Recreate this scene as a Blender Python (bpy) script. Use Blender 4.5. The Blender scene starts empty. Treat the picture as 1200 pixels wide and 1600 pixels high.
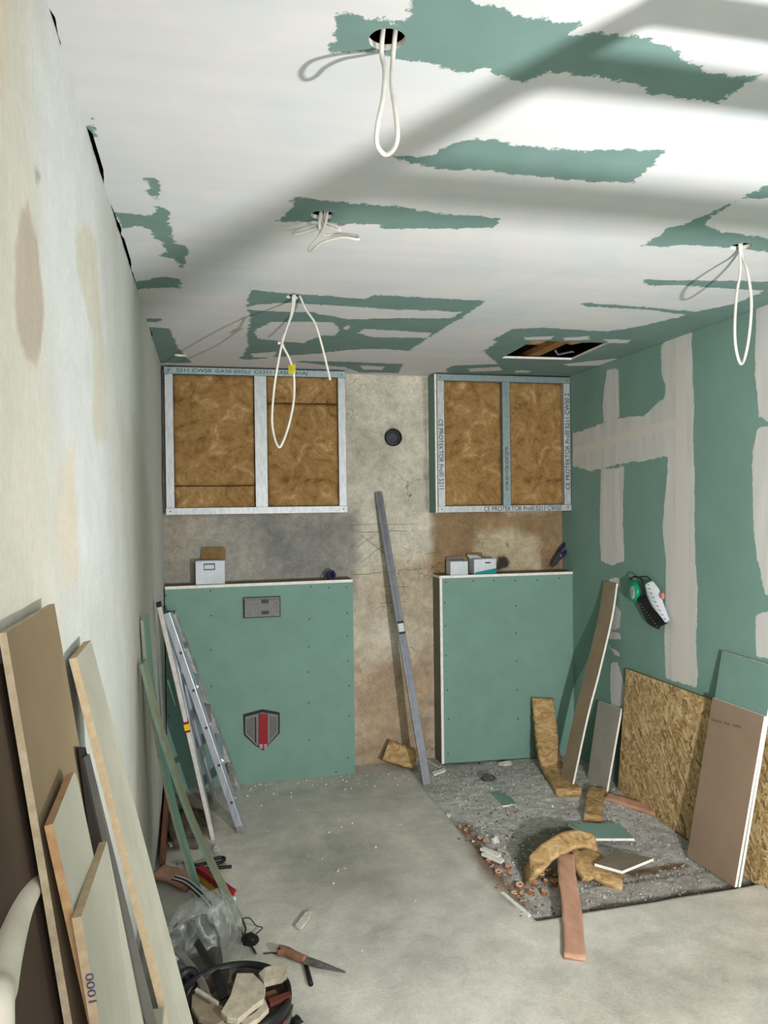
import bpy, bmesh, math, random
import numpy as np
from mathutils import Vector, Matrix, noise as mnoise

# ------------------------------------------------------------------ camera
CH, H = 1.675, 2.525                      # lens height and ceiling height
XL, XR, YP, YB, YN = -0.245, 2.385, 4.73, 4.88, -1.6   # side walls, boxing fronts, back wall, open near end
F = 1203.0
yaw, roll, pitch = math.radians(13.04), math.radians(0.733), math.radians(-0.47)
fwd = np.array([math.sin(yaw)*math.cos(pitch), math.cos(yaw)*math.cos(pitch), math.sin(pitch)])
r0 = np.array([math.cos(yaw), -math.sin(yaw), 0.0]); u0 = np.cross(r0, fwd)
RV = math.cos(roll)*r0 - math.sin(roll)*u0
UV = math.sin(roll)*r0 + math.cos(roll)*u0
CAM = np.array([0.0, 0.0, CH])
scene = bpy.context.scene
cd = bpy.data.cameras.new('camera'); cam = bpy.data.objects.new('camera', cd)
scene.collection.objects.link(cam); scene.camera = cam
cd.sensor_fit = 'VERTICAL'; cd.sensor_height = 24.0; cd.sensor_width = 18.0
cd.lens = F/1600*24.0; cd.clip_start = 0.05
m = Matrix(((RV[0], UV[0], -fwd[0], 0), (RV[1], UV[1], -fwd[1], 0), (RV[2], UV[2], -fwd[2], CH), (0, 0, 0, 1)))
cam.matrix_world = m

# ------------------------------------------------------------------ light
scene.view_settings.view_transform = 'Standard'; scene.view_settings.look = 'None'
scene.view_settings.gamma = 1.0; scene.view_settings.exposure = 0.12
w = bpy.data.worlds.new('world'); scene.world = w; w.use_nodes = True
w.node_tree.nodes['Background'].inputs[0].default_value = (0.96, 0.99, 1.0, 1)
w.node_tree.nodes['Background'].inputs[1].default_value = 0.42
LAMP = Vector((1.15, 0.45, 1.02))
ld = bpy.data.lights.new('work_lamp', 'AREA'); ld.shape = 'DISK'; ld.size = 0.05
ld.energy = 82; ld.color = (1.0, 0.99, 0.985)
lo = bpy.data.objects.new('work_lamp', ld); scene.collection.objects.link(lo)
lo.location = LAMP
lo.rotation_euler = Vector((0.35, 1.0, 0.22)).to_track_quat('-Z', 'Y').to_euler()

# soft fill light added behind the camera; no doorway stands there
dd = bpy.data.lights.new('added_fill_light', 'AREA'); dd.shape = 'RECTANGLE'; dd.size = 1.6; dd.size_y = 1.6
dd.energy = 62; dd.color = (0.99, 0.995, 1.0)
do_ = bpy.data.objects.new('added_fill_light', dd); scene.collection.objects.link(do_)
do_.location = (0.6, -1.5, 1.75); do_.rotation_euler = Vector((0.0, 1.0, -0.22)).to_track_quat('-Z', 'Y').to_euler()

# ------------------------------------------------------------------ helpers
def ray(x, y): return fwd + RV*(x-600)/F - UV*(y-800)/F
def P(x, y, ax, v):
    """the point of the plane axis=v seen at a pixel"""
    d = ray(x, y); t = (v-CAM[ax])/d[ax]; return Vector(CAM+d*t)
def lin(c):
    return tuple(((v/255)/12.92 if v/255 <= 0.04045 else ((v/255+0.055)/1.055)**2.4) for v in c)
rnd = random.Random(7)

def hash2(ix, iy, seed):
    n = (ix.astype(np.int64)*374761393 + iy.astype(np.int64)*668265263 + seed*974711) & 0x7fffffff
    n = ((n ^ (n >> 13))*1274126177) & 0x7fffffff
    return ((n ^ (n >> 16)) & 0xffff)/65535.0
def vn(u, v, s, seed=0):
    u = u*s; v = v*s; iu = np.floor(u); iv = np.floor(v); fu = u-iu; fv = v-iv
    fu = fu*fu*(3-2*fu); fv = fv*fv*(3-2*fv)
    a = hash2(iu, iv, seed); b = hash2(iu+1, iv, seed); c = hash2(iu, iv+1, seed); d = hash2(iu+1, iv+1, seed)
    return (a*(1-fu)+b*fu)*(1-fv)+(c*(1-fu)+d*fu)*fv
def fbm(u, v, s, seed=0, o=4):
    r = 0; a = .5; t = 0
    for k in range(o): r = r+a*vn(u, v, s*2**k, seed+k*17); t += a; a *= .55
    return r/t
def sdf(poly, u, v):
    """signed distance to a closed polygon, negative inside"""
    d = np.full(u.shape, 1e9); ins = np.zeros(u.shape, bool); n = len(poly)
    for i in range(n):
        ax, ay = poly[i]; bx, by = poly[(i+1) % n]
        ex, ey = bx-ax, by-ay; wx, wy = u-ax, v-ay
        t = np.clip((wx*ex+wy*ey)/(ex*ex+ey*ey+1e-12), 0, 1)
        d = np.minimum(d, (wx-ex*t)**2+(wy-ey*t)**2)
        c = ((ay > v) != (by > v)); xx = (bx-ax)*(v-ay)/((by-ay) if by != ay else 1e-9)+ax
        ins ^= (c & (u < xx))
    d = np.sqrt(d); return np.where(ins, -d, d)

def P2(pts, ax, v):
    k = [i for i in range(3) if i != ax]
    out = []
    for x, y in pts:
        p = P(x, y, ax, v); out.append((p[k[0]], p[k[1]]))
    return out

# ---- materials
MATS = {}
def nodes_of(name, rough=.8, metal=0.0):
    mt = bpy.data.materials.new(name); mt.use_nodes = True
    nt = mt.node_tree; b = nt.nodes['Principled BSDF']
    b.inputs['Roughness'].default_value = rough; b.inputs['Metallic'].default_value = metal
    b.inputs['Specular IOR Level'].default_value = 0.3
    return mt, nt, b
def noise_node(nt, scale, detail=4, dist=0, stretch=(1, 1, 1), rot=(0, 0, 0), coord='Object'):
    tc = nt.nodes.new('ShaderNodeTexCoord'); mp = nt.nodes.new('ShaderNodeMapping')
    mp.inputs['Scale'].default_value = stretch; mp.inputs['Rotation'].default_value = rot
    nt.links.new(tc.outputs[coord], mp.inputs[0])
    n = nt.nodes.new('ShaderNodeTexNoise'); n.inputs['Scale'].default_value = scale
    n.inputs['Detail'].default_value = detail; n.inputs['Distortion'].default_value = dist
    n.inputs['Roughness'].default_value = .62
    nt.links.new(mp.outputs[0], n.inputs['Vector']); return n
def ramp(nt, fac, stops):
    r = nt.nodes.new('ShaderNodeValToRGB'); e = r.color_ramp.elements
    e[0].position = stops[0][0]; e[0].color = (*stops[0][1], 1)
    e[1].position = stops[1][0]; e[1].color = (*stops[1][1], 1)
    for p, c in stops[2:]:
        x = e.new(p); x.color = (*c, 1)
    nt.links.new(fac, r.inputs[0]); return r
def bump(nt, b, h, strength, dist=.002):
    bp = nt.nodes.new('ShaderNodeBump'); bp.inputs['Strength'].default_value = strength
    bp.inputs['Distance'].default_value = dist
    nt.links.new(h, bp.inputs['Height']); nt.links.new(bp.outputs[0], b.inputs['Normal'])
def mix(nt, f, a, b_, mode='MIX'):
    mx = nt.nodes.new('ShaderNodeMix'); mx.data_type = 'RGBA'; mx.blend_type = mode
    for s, v in ((0, f), (6, a), (7, b_)):
        if hasattr(v, 'links') or hasattr(v, 'is_linked'): nt.links.new(v, mx.inputs[s])
        elif s == 0: mx.inputs[0].default_value = v
        else: mx.inputs[s].default_value = (*v, 1)
    return mx.outputs[2]
def mat(name, c1, c2=None, scale=20, rough=.85, metal=0, bp=.15, dist=0, stretch=(1, 1, 1), lo_=.35, hi=.65, bd=.002, detail=5):
    if name in MATS: return MATS[name]
    mt, nt, b = nodes_of(name, rough, metal)
    c2 = c2 or tuple(v*.88 for v in c1)
    n = noise_node(nt, scale, detail, dist, stretch)
    r = ramp(nt, n.outputs[0], [(lo_, lin(c1)), (hi, lin(c2))])
    nt.links.new(r.outputs[0], b.inputs['Base Color'])
    if bp: bump(nt, b, n.outputs[0], bp, bd)
    MATS[name] = mt; return mt

GREEN = mat('green_board', (116, 148, 136), (110, 141, 129), 6, .8, bp=.05)
GYPS = mat('gypsum_edge', (232, 230, 222), (214, 210, 200), 40, .9)
BACKP = mat('board_back_paper', (150, 132, 106), (138, 120, 95), 9, .85, bp=.05)
BACKD = mat('board_back_brown', (146, 125, 104), (136, 116, 97), 5, .85, bp=.05)
GREYP = mat('board_grey_paper', (168, 162, 150), (156, 151, 140), 8, .85, bp=.05)
BEIGE = mat('screed_board_face', (156, 153, 138), (146, 142, 127), 7, .85, bp=.05)
TANE = mat('screed_board_edge', (178, 158, 128), (164, 143, 112), 60, .9, bp=.3)
CREAME = mat('board_cream_edge', (178, 162, 136), (156, 140, 112), 60, .9, bp=.2)
ZINC = mat('zinc', (190, 193, 192), (168, 172, 173), 60, .5, .35, bp=.03, stretch=(1, 1, .3))
ZINCD = mat('zinc_dull', (150, 164, 164), (132, 148, 148), 40, .5, .6, bp=.03)
ALU = mat('aluminium', (200, 204, 212), (172, 178, 190), 30, .4, .6, bp=.05, stretch=(1, 1, .2))
ALUG = mat('aluminium_grey', (122, 124, 128), (106, 109, 114), 30, .5, .3, bp=.05)
PLAST = mat('plaster_splash', (188, 180, 166), (150, 142, 130), 30, .9)
CABLE = mat('cable_sheath', (206, 202, 192), (192, 188, 178), 30, .55, bp=0)
BLACK = mat('black_plastic', (26, 26, 28), (16, 16, 18), 30, .5, bp=.05)
INK = mat('ink', (48, 52, 56), (40, 44, 48), 30, .8, bp=0)
YEL = mat('yellow_tape', (214, 206, 40), (190, 180, 30), 30, .5, bp=0)
RED = mat('red_plastic', (150, 16, 26), (120, 10, 18), 30, .45, bp=0)
YELD = mat('mustard_plastic', (176, 150, 22), (150, 124, 16), 30, .5, bp=0)
ORANGE = mat('orange_plastic', (206, 84, 30), (170, 66, 26), 12, .5, bp=.05)
WHITE = mat('white_card', (206, 210, 214), (190, 195, 200), 10, .7, bp=0)
TEAL = mat('teal_print', (20, 140, 138), (16, 126, 124), 10, .7, bp=0)
CARD = mat('brown_card', (134, 108, 70), (116, 92, 58), 20, .9)
PINKW = mat('salmon_foam_board', (192, 148, 124), (166, 124, 102), 14, .9, bp=.35, bd=.004, stretch=(1, .4, 1))
TERRA = mat('terracotta', (156, 102, 58), (104, 70, 44), 50, .9, bp=.3)
PINKT = mat('dusty_clay_top', (204, 178, 162), (178, 146, 124), 60, .9, bp=.3)
RUST = mat('rusty_board', (128, 82, 56), (96, 66, 50), 20, .9, bp=.3)
DARKB = mat('dark_rubble', (104, 92, 80), (70, 62, 56), 40, .95, bp=.5)
GPOLY = mat('grey_styrofoam', (132, 130, 128), (112, 110, 108), 120, .8, bp=.2)
DGREY = mat('dark_grey_plastic', (52, 54, 56), (40, 42, 44), 30, .55, bp=0)
BLUE = mat('navy_grip', (40, 38, 96), (30, 28, 72), 30, .45, bp=0)
WOODH = mat('saw_handle', (134, 96, 74), (112, 80, 62), 30, .6)
STEEL = mat('tool_steel', (140, 138, 134), (100, 98, 94), 40, .45, .6)
GRN = mat('bright_green_plastic', (10, 140, 92), (8, 120, 80), 20, .3, bp=0)
CRUMB = mat('crumb', (214, 208, 196), (180, 174, 162), 60, .95)
CONC = mat('concrete_crumb', (172, 169, 162), (132, 129, 122), 60, .95, bp=.4)
LENS = mat('grey_lens', (150, 160, 158), (110, 122, 120), 30, .2, bp=0)
PIPEM = mat('cream_foam_tube', (206, 196, 180), (186, 176, 160), 10, .6, bp=.05)

def make_wool():
    mt, nt, b = nodes_of('glass_wool', .95)
    n = noise_node(nt, 7, 8, 1.8); n2 = noise_node(nt, 42, 5, .8)
    r = ramp(nt, n.outputs[0], [(.3, lin((92, 66, 36))), (.42, lin((140, 106, 62))), (.58, lin((160, 126, 80))), (.74, lin((198, 168, 122)))])
    r2 = ramp(nt, n2.outputs[0], [(.3, (.72, .70, .66)), (.7, (1.1, 1.1, 1.1))])
    nt.links.new(mix(nt, 1.0, r.outputs[0], r2.outputs[0], 'MULTIPLY'), b.inputs['Base Color'])
    bump(nt, b, n2.outputs[0], .6, .006); return mt
WOOL = make_wool()

def make_wool2():
    mt, nt, b = nodes_of('loose_wool', .95)
    n = noise_node(nt, 16, 7, 1.0, (1, 1, 2.2))
    r = ramp(nt, n.outputs[0], [(.3, lin((128, 98, 60))), (.5, lin((172, 140, 94))), (.7, lin((204, 176, 132)))])
    nt.links.new(r.outputs[0], b.inputs['Base Color']); bump(nt, b, n.outputs[0], .7, .006); return mt
WOOL2 = make_wool2()

def make_osb():
    mt, nt, b = nodes_of('osb', .7)
    tc = nt.nodes.new('ShaderNodeTexCoord')
    cols = []
    for k, (rt, sc) in enumerate([(.35, (1, 17, 80)), (-.55, (1, 20, 90)), (1.25, (1, 18, 76)), (2.2, (1, 20, 70))]):
        rm = nt.nodes.new('ShaderNodeMapping'); rm.inputs['Rotation'].default_value = (rt, 0, 0)
        mp = nt.nodes.new('ShaderNodeMapping'); mp.inputs['Scale'].default_value = sc
        nz = noise_node(nt, 5, 2)
        va = nt.nodes.new('ShaderNodeVectorMath'); va.operation = 'SCALE'; va.inputs['Scale'].default_value = .03
        vb = nt.nodes.new('ShaderNodeVectorMath'); vb.operation = 'ADD'
        nt.links.new(nz.outputs['Color'], va.inputs[0]); nt.links.new(tc.outputs['Object'], vb.inputs[0]); nt.links.new(va.outputs[0], vb.inputs[1])
        nt.links.new(vb.outputs[0], rm.inputs[0]); nt.links.new(rm.outputs[0], mp.inputs[0])
        v = nt.nodes.new('ShaderNodeTexVoronoi'); v.inputs['Scale'].default_value = 1
        nt.links.new(mp.outputs[0], v.inputs['Vector'])
        s = nt.nodes.new('ShaderNodeSeparateColor'); nt.links.new(v.outputs['Color'], s.inputs[0])
        r = ramp(nt, s.outputs[k % 3], [(0, lin((118, 92, 56))), (.25, lin((164, 134, 90))), (.7, lin((190, 162, 114))), (1, lin((214, 190, 144)))])
        cols.append((r.outputs[0], s.outputs[(k+1) % 3]))
    c = cols[0][0]
    for k in range(1, 4):
        n = noise_node(nt, 26+4*k, 2); st = nt.nodes.new('ShaderNodeMath'); st.operation = 'GREATER_THAN'; st.inputs[1].default_value = .52
        ad = nt.nodes.new('ShaderNodeMath'); ad.operation = 'MULTIPLY_ADD'; ad.inputs[1].default_value = .35; 
        nt.links.new(cols[k][1], ad.inputs[0]); nt.links.new(n.outputs[0], ad.inputs[2])
        sb = nt.nodes.new('ShaderNodeMath'); sb.operation = 'SUBTRACT'; sb.inputs[1].default_value = .175
        nt.links.new(ad.outputs[0], sb.inputs[0]); nt.links.new(sb.outputs[0], st.inputs[0])
        c = mix(nt, st.outputs[0], c, cols[k][0])
    nt.links.new(c, b.inputs['Base Color']); bump(nt, b, c, .25, .002); return mt
OSB = make_osb()

def make_plastic():
    mt, nt, b = nodes_of('clear_film', .25)
    n = noise_node(nt, 9, 6, 1.2)
    r = ramp(nt, n.outputs[0], [(.36, (.08,)*3), (.52, (.30,)*3), (.60, (.85,)*3), (.64, (.25,)*3), (.78, (.7,)*3)])
    b.inputs['Base Color'].default_value = (.62, .63, .62, 1)
    nt.links.new(r.outputs[0], b.inputs['Alpha']); bump(nt, b, n.outputs[0], .8, .02); return mt
FILM = make_plastic()

# ---- objects
C = scene.collection.objects
def link(name, me, parent=None, loc=None):
    o = bpy.data.objects.new(name, me); C.link(o)
    if parent is not None: o.parent = parent
    if loc is not None: o.location = loc
    return o
def tag(o, label=None, cat=None, group=None, kind=None):
    if label: o['label'] = label
    if cat: o['category'] = cat
    if group: o['group'] = group
    if kind: o['kind'] = kind
    return o
def thing(name, label, cat, loc, group=None):
    o = bpy.data.objects.new(name, None); C.link(o); o.location = loc; o.empty_display_size = .1
    return tag(o, label, cat, group)
def root_loc(p):
    while p.parent is not None: p = p.parent
    return p.location.copy()
def obj(name, V, Fc, mats, parent=None, smooth=False, idx=None, bevel=0):
    """links world-space verts as one object; origin at the thing's base"""
    V = [Vector(v) for v in V]
    if parent is not None: base = root_loc(parent)
    else:
        base = Vector((sum(v.x for v in V)/len(V), sum(v.y for v in V)/len(V), min(v.z for v in V)))
    me = bpy.data.meshes.new(name); me.from_pydata([v-base for v in V], [], Fc)
    if not isinstance(mats, (list, tuple)): mats = [mats]
    for mm in mats: me.materials.append(mm)
    if idx is not None: me.polygons.foreach_set('material_index', idx)
    me.polygons.foreach_set('use_smooth', [smooth]*len(me.polygons))
    bm = bmesh.new(); bm.from_mesh(me)
    bmesh.ops.recalc_face_normals(bm, faces=bm.faces)
    if bevel: bmesh.ops.bevel(bm, geom=bm.edges[:], offset=bevel, segments=2, affect='EDGES', profile=.6)
    bm.to_mesh(me); bm.free(); me.update()
    return link(name, me, parent, base if parent is None else (0, 0, 0))
class MB:
    def __init__(s): s.V = []; s.F = []; s.I = []
    def add(s, V, Fc, i=0):
        n = len(s.V); s.V += [Vector(v) for v in V]; s.F += [tuple(n+k for k in f) for f in Fc]; s.I += [i]*len(Fc); return s
    def box(s, a, b, i=0, M=None):
        V = [(x, y, z) for z in (a[2], b[2]) for y in (a[1], b[1]) for x in (a[0], b[0])]
        if M is not None: V = [M @ Vector(v) for v in V]
        return s.add(V, [(0, 2, 3, 1), (4, 5, 7, 6), (0, 1, 5, 4), (2, 6, 7, 3), (0, 4, 6, 2), (1, 3, 7, 5)], i)
    def prism(s, poly, off, i=0, ie=None):
        """polygon (3-D points) extruded by the vector off; face material i, edge material ie"""
        n = len(poly); V = [Vector(p) for p in poly]+[Vector(p)+Vector(off) for p in poly]
        s.add(V, [tuple(range(n)), tuple(range(2*n-1, n-1, -1))], i)
        k = len(s.V)-2*n
        for a in range(n):
            b = (a+1) % n; s.F.append((k+a, k+b, k+n+b, k+n+a)); s.I.append(i if ie is None else ie)
        return s
    def tube(s, pts, r, seg=8, i=0, cap=True):
        pts = [Vector(p) for p in pts]; n = len(pts); rr = r if isinstance(r, (list, tuple)) else [r]*n
        t = (pts[1]-pts[0]).normalized(); u = t.orthogonal().normalized(); V = []
        for k in range(n):
            tt = (pts[min(k+1, n-1)]-pts[max(k-1, 0)]).normalized()
            u = (u-tt*u.dot(tt))
            u = u.normalized() if u.length > 1e-6 else tt.orthogonal().normalized()
            v = tt.cross(u)
            for a in range(seg):
                th = 2*math.pi*a/seg; V.append(pts[k]+(u*math.cos(th)+v*math.sin(th))*rr[k])
        Fc = [(k*seg+a, k*seg+(a+1) % seg, (k+1)*seg+(a+1) % seg, (k+1)*seg+a) for k in range(n-1) for a in range(seg)]
        if cap: Fc += [tuple(range(seg-1, -1, -1)), tuple((n-1)*seg+a for a in range(seg))]
        return s.add(V, Fc, i)
    def build(s, name, mats, parent=None, smooth=False, bevel=0):
        return obj(name, s.V, s.F, mats, parent, smooth, s.I, bevel)
def cat_pts(pts, sub=6):
    pts = [Vector(p) for p in pts]; out = []
    for i in range(len(pts)-1):
        p0 = pts[max(i-1, 0)]; p1 = pts[i]; p2 = pts[i+1]; p3 = pts[min(i+2, len(pts)-1)]
        for k in range(sub):
            t = k/sub
            out.append(.5*((2*p1)+(p2-p0)*t+(2*p0-5*p1+4*p2-p3)*t*t+(3*p1-p0-3*p2+p3)*t**3))
    out.append(pts[-1]); return out
def ribbon(path, wd, wd2, width, t, nl=24, nw=6, amp=.004, i=0, seed=0, taper=None, mb=None):
    """a band of rectangular section swept along a path, surface roughened"""
    path = cat_pts(path, max(2, nl//(len(path)-1))); n = len(path); mb = mb or MB()
    ring = []
    hw = .5
    prof = [(-hw+k/nw, .5) for k in range(nw+1)]+[(hw, 0)]+[(hw-k/nw, -.5) for k in range(nw+1)]+[(-hw, 0)]
    V = []; L = len(prof)
    for k, p in enumerate(path):
        tt = (path[min(k+1, n-1)]-path[max(k-1, 0)]).normalized()
        f = k/(n-1); W = (Vector(wd)*(1-f)+Vector(wd2)*f).normalized(); N = tt.cross(W).normalized(); W = N.cross(tt)
        sc = taper(f) if taper else 1
        for a, (q, h) in enumerate(prof):
            v = p+W*q*width*sc+N*h*t
            d = mnoise.noise(v*28+Vector((seed, 0, 0)))
            v = v+N*d*amp*(1 if h > 0 else .5)+W*mnoise.noise(v*20+Vector((0, seed, 3)))*amp*.8
            V.append(v)
    Fc = [(k*L+a, k*L+(a+1) % L, (k+1)*L+(a+1) % L, (k+1)*L+a) for k in range(n-1) for a in range(L)]
    Fc += [tuple(range(L-1, -1, -1)), tuple((n-1)*L+a for a in range(L))]
    mb.add(V, Fc, i); return mb
def lump(c, r, seed, sx=1, sy=1, sz=1, sub=2, rough=.35, M=None):
    bm = bmesh.new(); bmesh.ops.create_icosphere(bm, subdivisions=sub, radius=1)
    V = []
    for v in bm.verts:
        k = 1+rough*mnoise.noise(v.co*1.7+Vector((seed*3.1, seed, 0)))*1.6
        p = Vector((v.co.x*sx, v.co.y*sy, v.co.z*sz))*r*k
        if M is not None: p = M @ p
        V.append(Vector(c)+p)
    Fc = [tuple(v.index for v in f.verts) for f in bm.faces]; bm.free(); return V, Fc
def lathe(prof, c, seg=40, axis=None):
    V = []; n = len(prof)
    for r, z in prof:
        for a in range(seg):
            th = 2*math.pi*a/seg; V.append(Vector((r*math.cos(th), r*math.sin(th), z)))
    Fc = [(k*seg+a, k*seg+(a+1) % seg, (k+1)*seg+(a+1) % seg, (k+1)*seg+a) for k in range(n-1) for a in range(seg)]
    if prof[0][0] > 1e-5: Fc.append(tuple(range(seg-1, -1, -1)))
    if prof[-1][0] > 1e-5: Fc.append(tuple((n-1)*seg+a for a in range(seg)))
    M = axis or Matrix.Identity(3)
    return [M @ v+Vector(c) for v in V], Fc
def text(name, s, size, origin, xdir, ydir, matr, parent, sx=1.0):
    cu = bpy.data.curves.new(name, 'FONT'); cu.body = s; cu.size = size; cu.extrude = .0003
    o = bpy.data.objects.new(name, cu); C.link(o)
    me = bpy.data.meshes.new_from_object(o); bpy.data.objects.remove(o); bpy.data.curves.remove(cu)
    X = Vector(xdir).normalized(); Y = Vector(ydir).normalized(); Z = X.cross(Y)
    for v in me.vertices:
        v.co = Vector(origin)-root_loc(parent)+X*v.co.x*sx+Y*v.co.y+Z*v.co.z
    me.materials.clear(); me.materials.append(matr)
    return link(name, me, parent, (0, 0, 0))
def grid(name, ax, val, u0_, u1_, v0_, v1_, step, matr, holes=(), attr=None, color=None, height=None, flip=False):
    """a wall, floor or ceiling as a fine grid with per-point attributes"""
    nu = int(round((u1_-u0_)/step))+1; nv = int(round((v1_-v0_)/step))+1
    U, W = np.meshgrid(np.linspace(u0_, u1_, nu), np.linspace(v0_, v1_, nv))
    u = U.ravel().copy(); v = W.ravel().copy()
    I = np.arange(nu*nv).reshape(nv, nu)
    Q = np.stack([I[:-1, :-1], I[:-1, 1:], I[1:, 1:], I[1:, :-1]], -1).reshape(-1, 4)
    keep = np.ones(len(Q), bool); cu_ = u[Q].mean(1); cv_ = v[Q].mean(1)
    for h in holes:
        keep &= sdf(h, cu_, cv_) > 0
    Q = Q[keep]
    for h in holes:                                   # pull the rim of each opening onto its outline
        d = np.abs(sdf(h, u, v)); near = np.where((d < step*1.3))[0]
        e = {}
        for q in Q[(np.abs(sdf(h, u[Q].mean(1), v[Q].mean(1))) < step*2.5)]:
            for a in range(4):
                k = tuple(sorted((q[a], q[(a+1) % 4]))); e[k] = e.get(k, 0)+1
        rim = {x for k, c in e.items() if c == 1 for x in k} & set(near.tolist())
        for x in rim:
            best = None
            for i in range(len(h)):
                a = np.array(h[i]); b = np.array(h[(i+1) % len(h)]); p = np.array([u[x], v[x]]); ed = b-a
                t = min(1, max(0, float((p-a) @ ed/(ed @ ed+1e-12)))); q = a+ed*t; dd = float(((p-q)**2).sum())
                if best is None or dd < best[0]: best = (dd, q)
            u[x], v[x] = best[1]
    hgt = np.zeros_like(u) if height is None else height(u, v)
    co = np.zeros((len(u), 3)); k = [i for i in range(3) if i != ax]
    co[:, k[0]] = u; co[:, k[1]] = v; co[:, ax] = val+hgt
    if flip: Q = Q[:, ::-1]
    me = bpy.data.meshes.new(name); me.from_pydata(co.tolist(), [], Q.tolist())
    if attr is not None:
        for nm, fn in attr.items():
            at = me.attributes.new(nm, 'FLOAT', 'POINT'); at.data.foreach_set('value', fn(u, v).astype(np.float32))
    if color is not None:
        at = me.attributes.new('base', 'FLOAT_COLOR', 'POINT'); c = color(u, v)
        at.data.foreach_set('color', np.concatenate([c, np.ones((len(u), 1))], 1).astype(np.float32).ravel())
    me.materials.append(matr)
    me.polygons.foreach_set('use_smooth', [height is not None]*len(me.polygons)); me.update()
    o = link(name, me); o['kind'] = 'structure'; return o
def attr_node(nt, nm):
    a = nt.nodes.new('ShaderNodeAttribute'); a.attribute_name = nm; return a
def edge_mask(nt, nm, amp, scale, stretch=(1, 1, 1), soft=.0015):
    """0 outside, 1 inside the patches, with a ragged trowelled edge"""
    a = attr_node(nt, nm); n = noise_node(nt, scale, 7, 0, stretch); n.inputs['Roughness'].default_value = .75
    m1 = nt.nodes.new('ShaderNodeMath'); m1.operation = 'SUBTRACT'; m1.inputs[1].default_value = .5
    m2 = nt.nodes.new('ShaderNodeMath'); m2.operation = 'MULTIPLY_ADD'; m2.inputs[1].default_value = amp
    nt.links.new(n.outputs[0], m1.inputs[0]); nt.links.new(m1.outputs[0], m2.inputs[0]); nt.links.new(a.outputs['Fac'], m2.inputs[2])
    mr = nt.nodes.new('ShaderNodeMapRange'); mr.inputs[1].default_value = -soft; mr.inputs[2].default_value = soft
    mr.inputs[3].default_value = 1; mr.inputs[4].default_value = 0
    nt.links.new(m2.outputs[0], mr.inputs[0]); return mr.outputs[0]
def union(polys, holes=()):
    def f(u, v):
        d = np.full(u.shape, 1e3)
        for p in polys: d = np.minimum(d, sdf(p, u, v))
        for h in holes: d = np.maximum(d, -sdf(h, u, v))
        return np.clip(d, -.3, .3)
    return f
def soft_paint(base, jobs, nz=.04, nscale=6):
    """albedo with stains: jobs are (polygon, colour, softness, strength)"""
    def f(u, v):
        c = np.tile(np.array(lin(base)), (len(u), 1))
        wob = (fbm(u, v, nscale, 3, 5)-.5)*nz*2.5
        for k, (poly, col, soft, st) in enumerate(jobs):
            d = sdf(poly, u, v)+wob*(1+.0*k)+(fbm(u, v, nscale*4, 11+k, 3)-.5)*soft
            a = np.clip(.5-d/(2*soft), 0, 1)*st; a = a*a*(3-2*a) if st == 1 else a
            c = c*(1-a[:, None])+np.array(lin(col))*a[:, None]
        return c
    return f
def paint_mat(name, rough, scales=((14, .80, 1.14), (70, .86, 1.1)), bp=.3, bd=.003, extra=None):
    mt, nt, b = nodes_of(name, rough)
    c = attr_node(nt, 'base').outputs['Color']; hh = None
    for s, lo_, hi in scales:
        n = noise_node(nt, s, 6, .3); r = ramp(nt, n.outputs[0], [(.3, (lo_,)*3), (.7, (hi,)*3)])
        c = mix(nt, 1.0, c, r.outputs[0], 'MULTIPLY'); hh = n
    if extra: c = extra(nt, c)
    nt.links.new(c, b.inputs['Base Color']); bump(nt, b, hh.outputs[0], bp, bd); return mt

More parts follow.
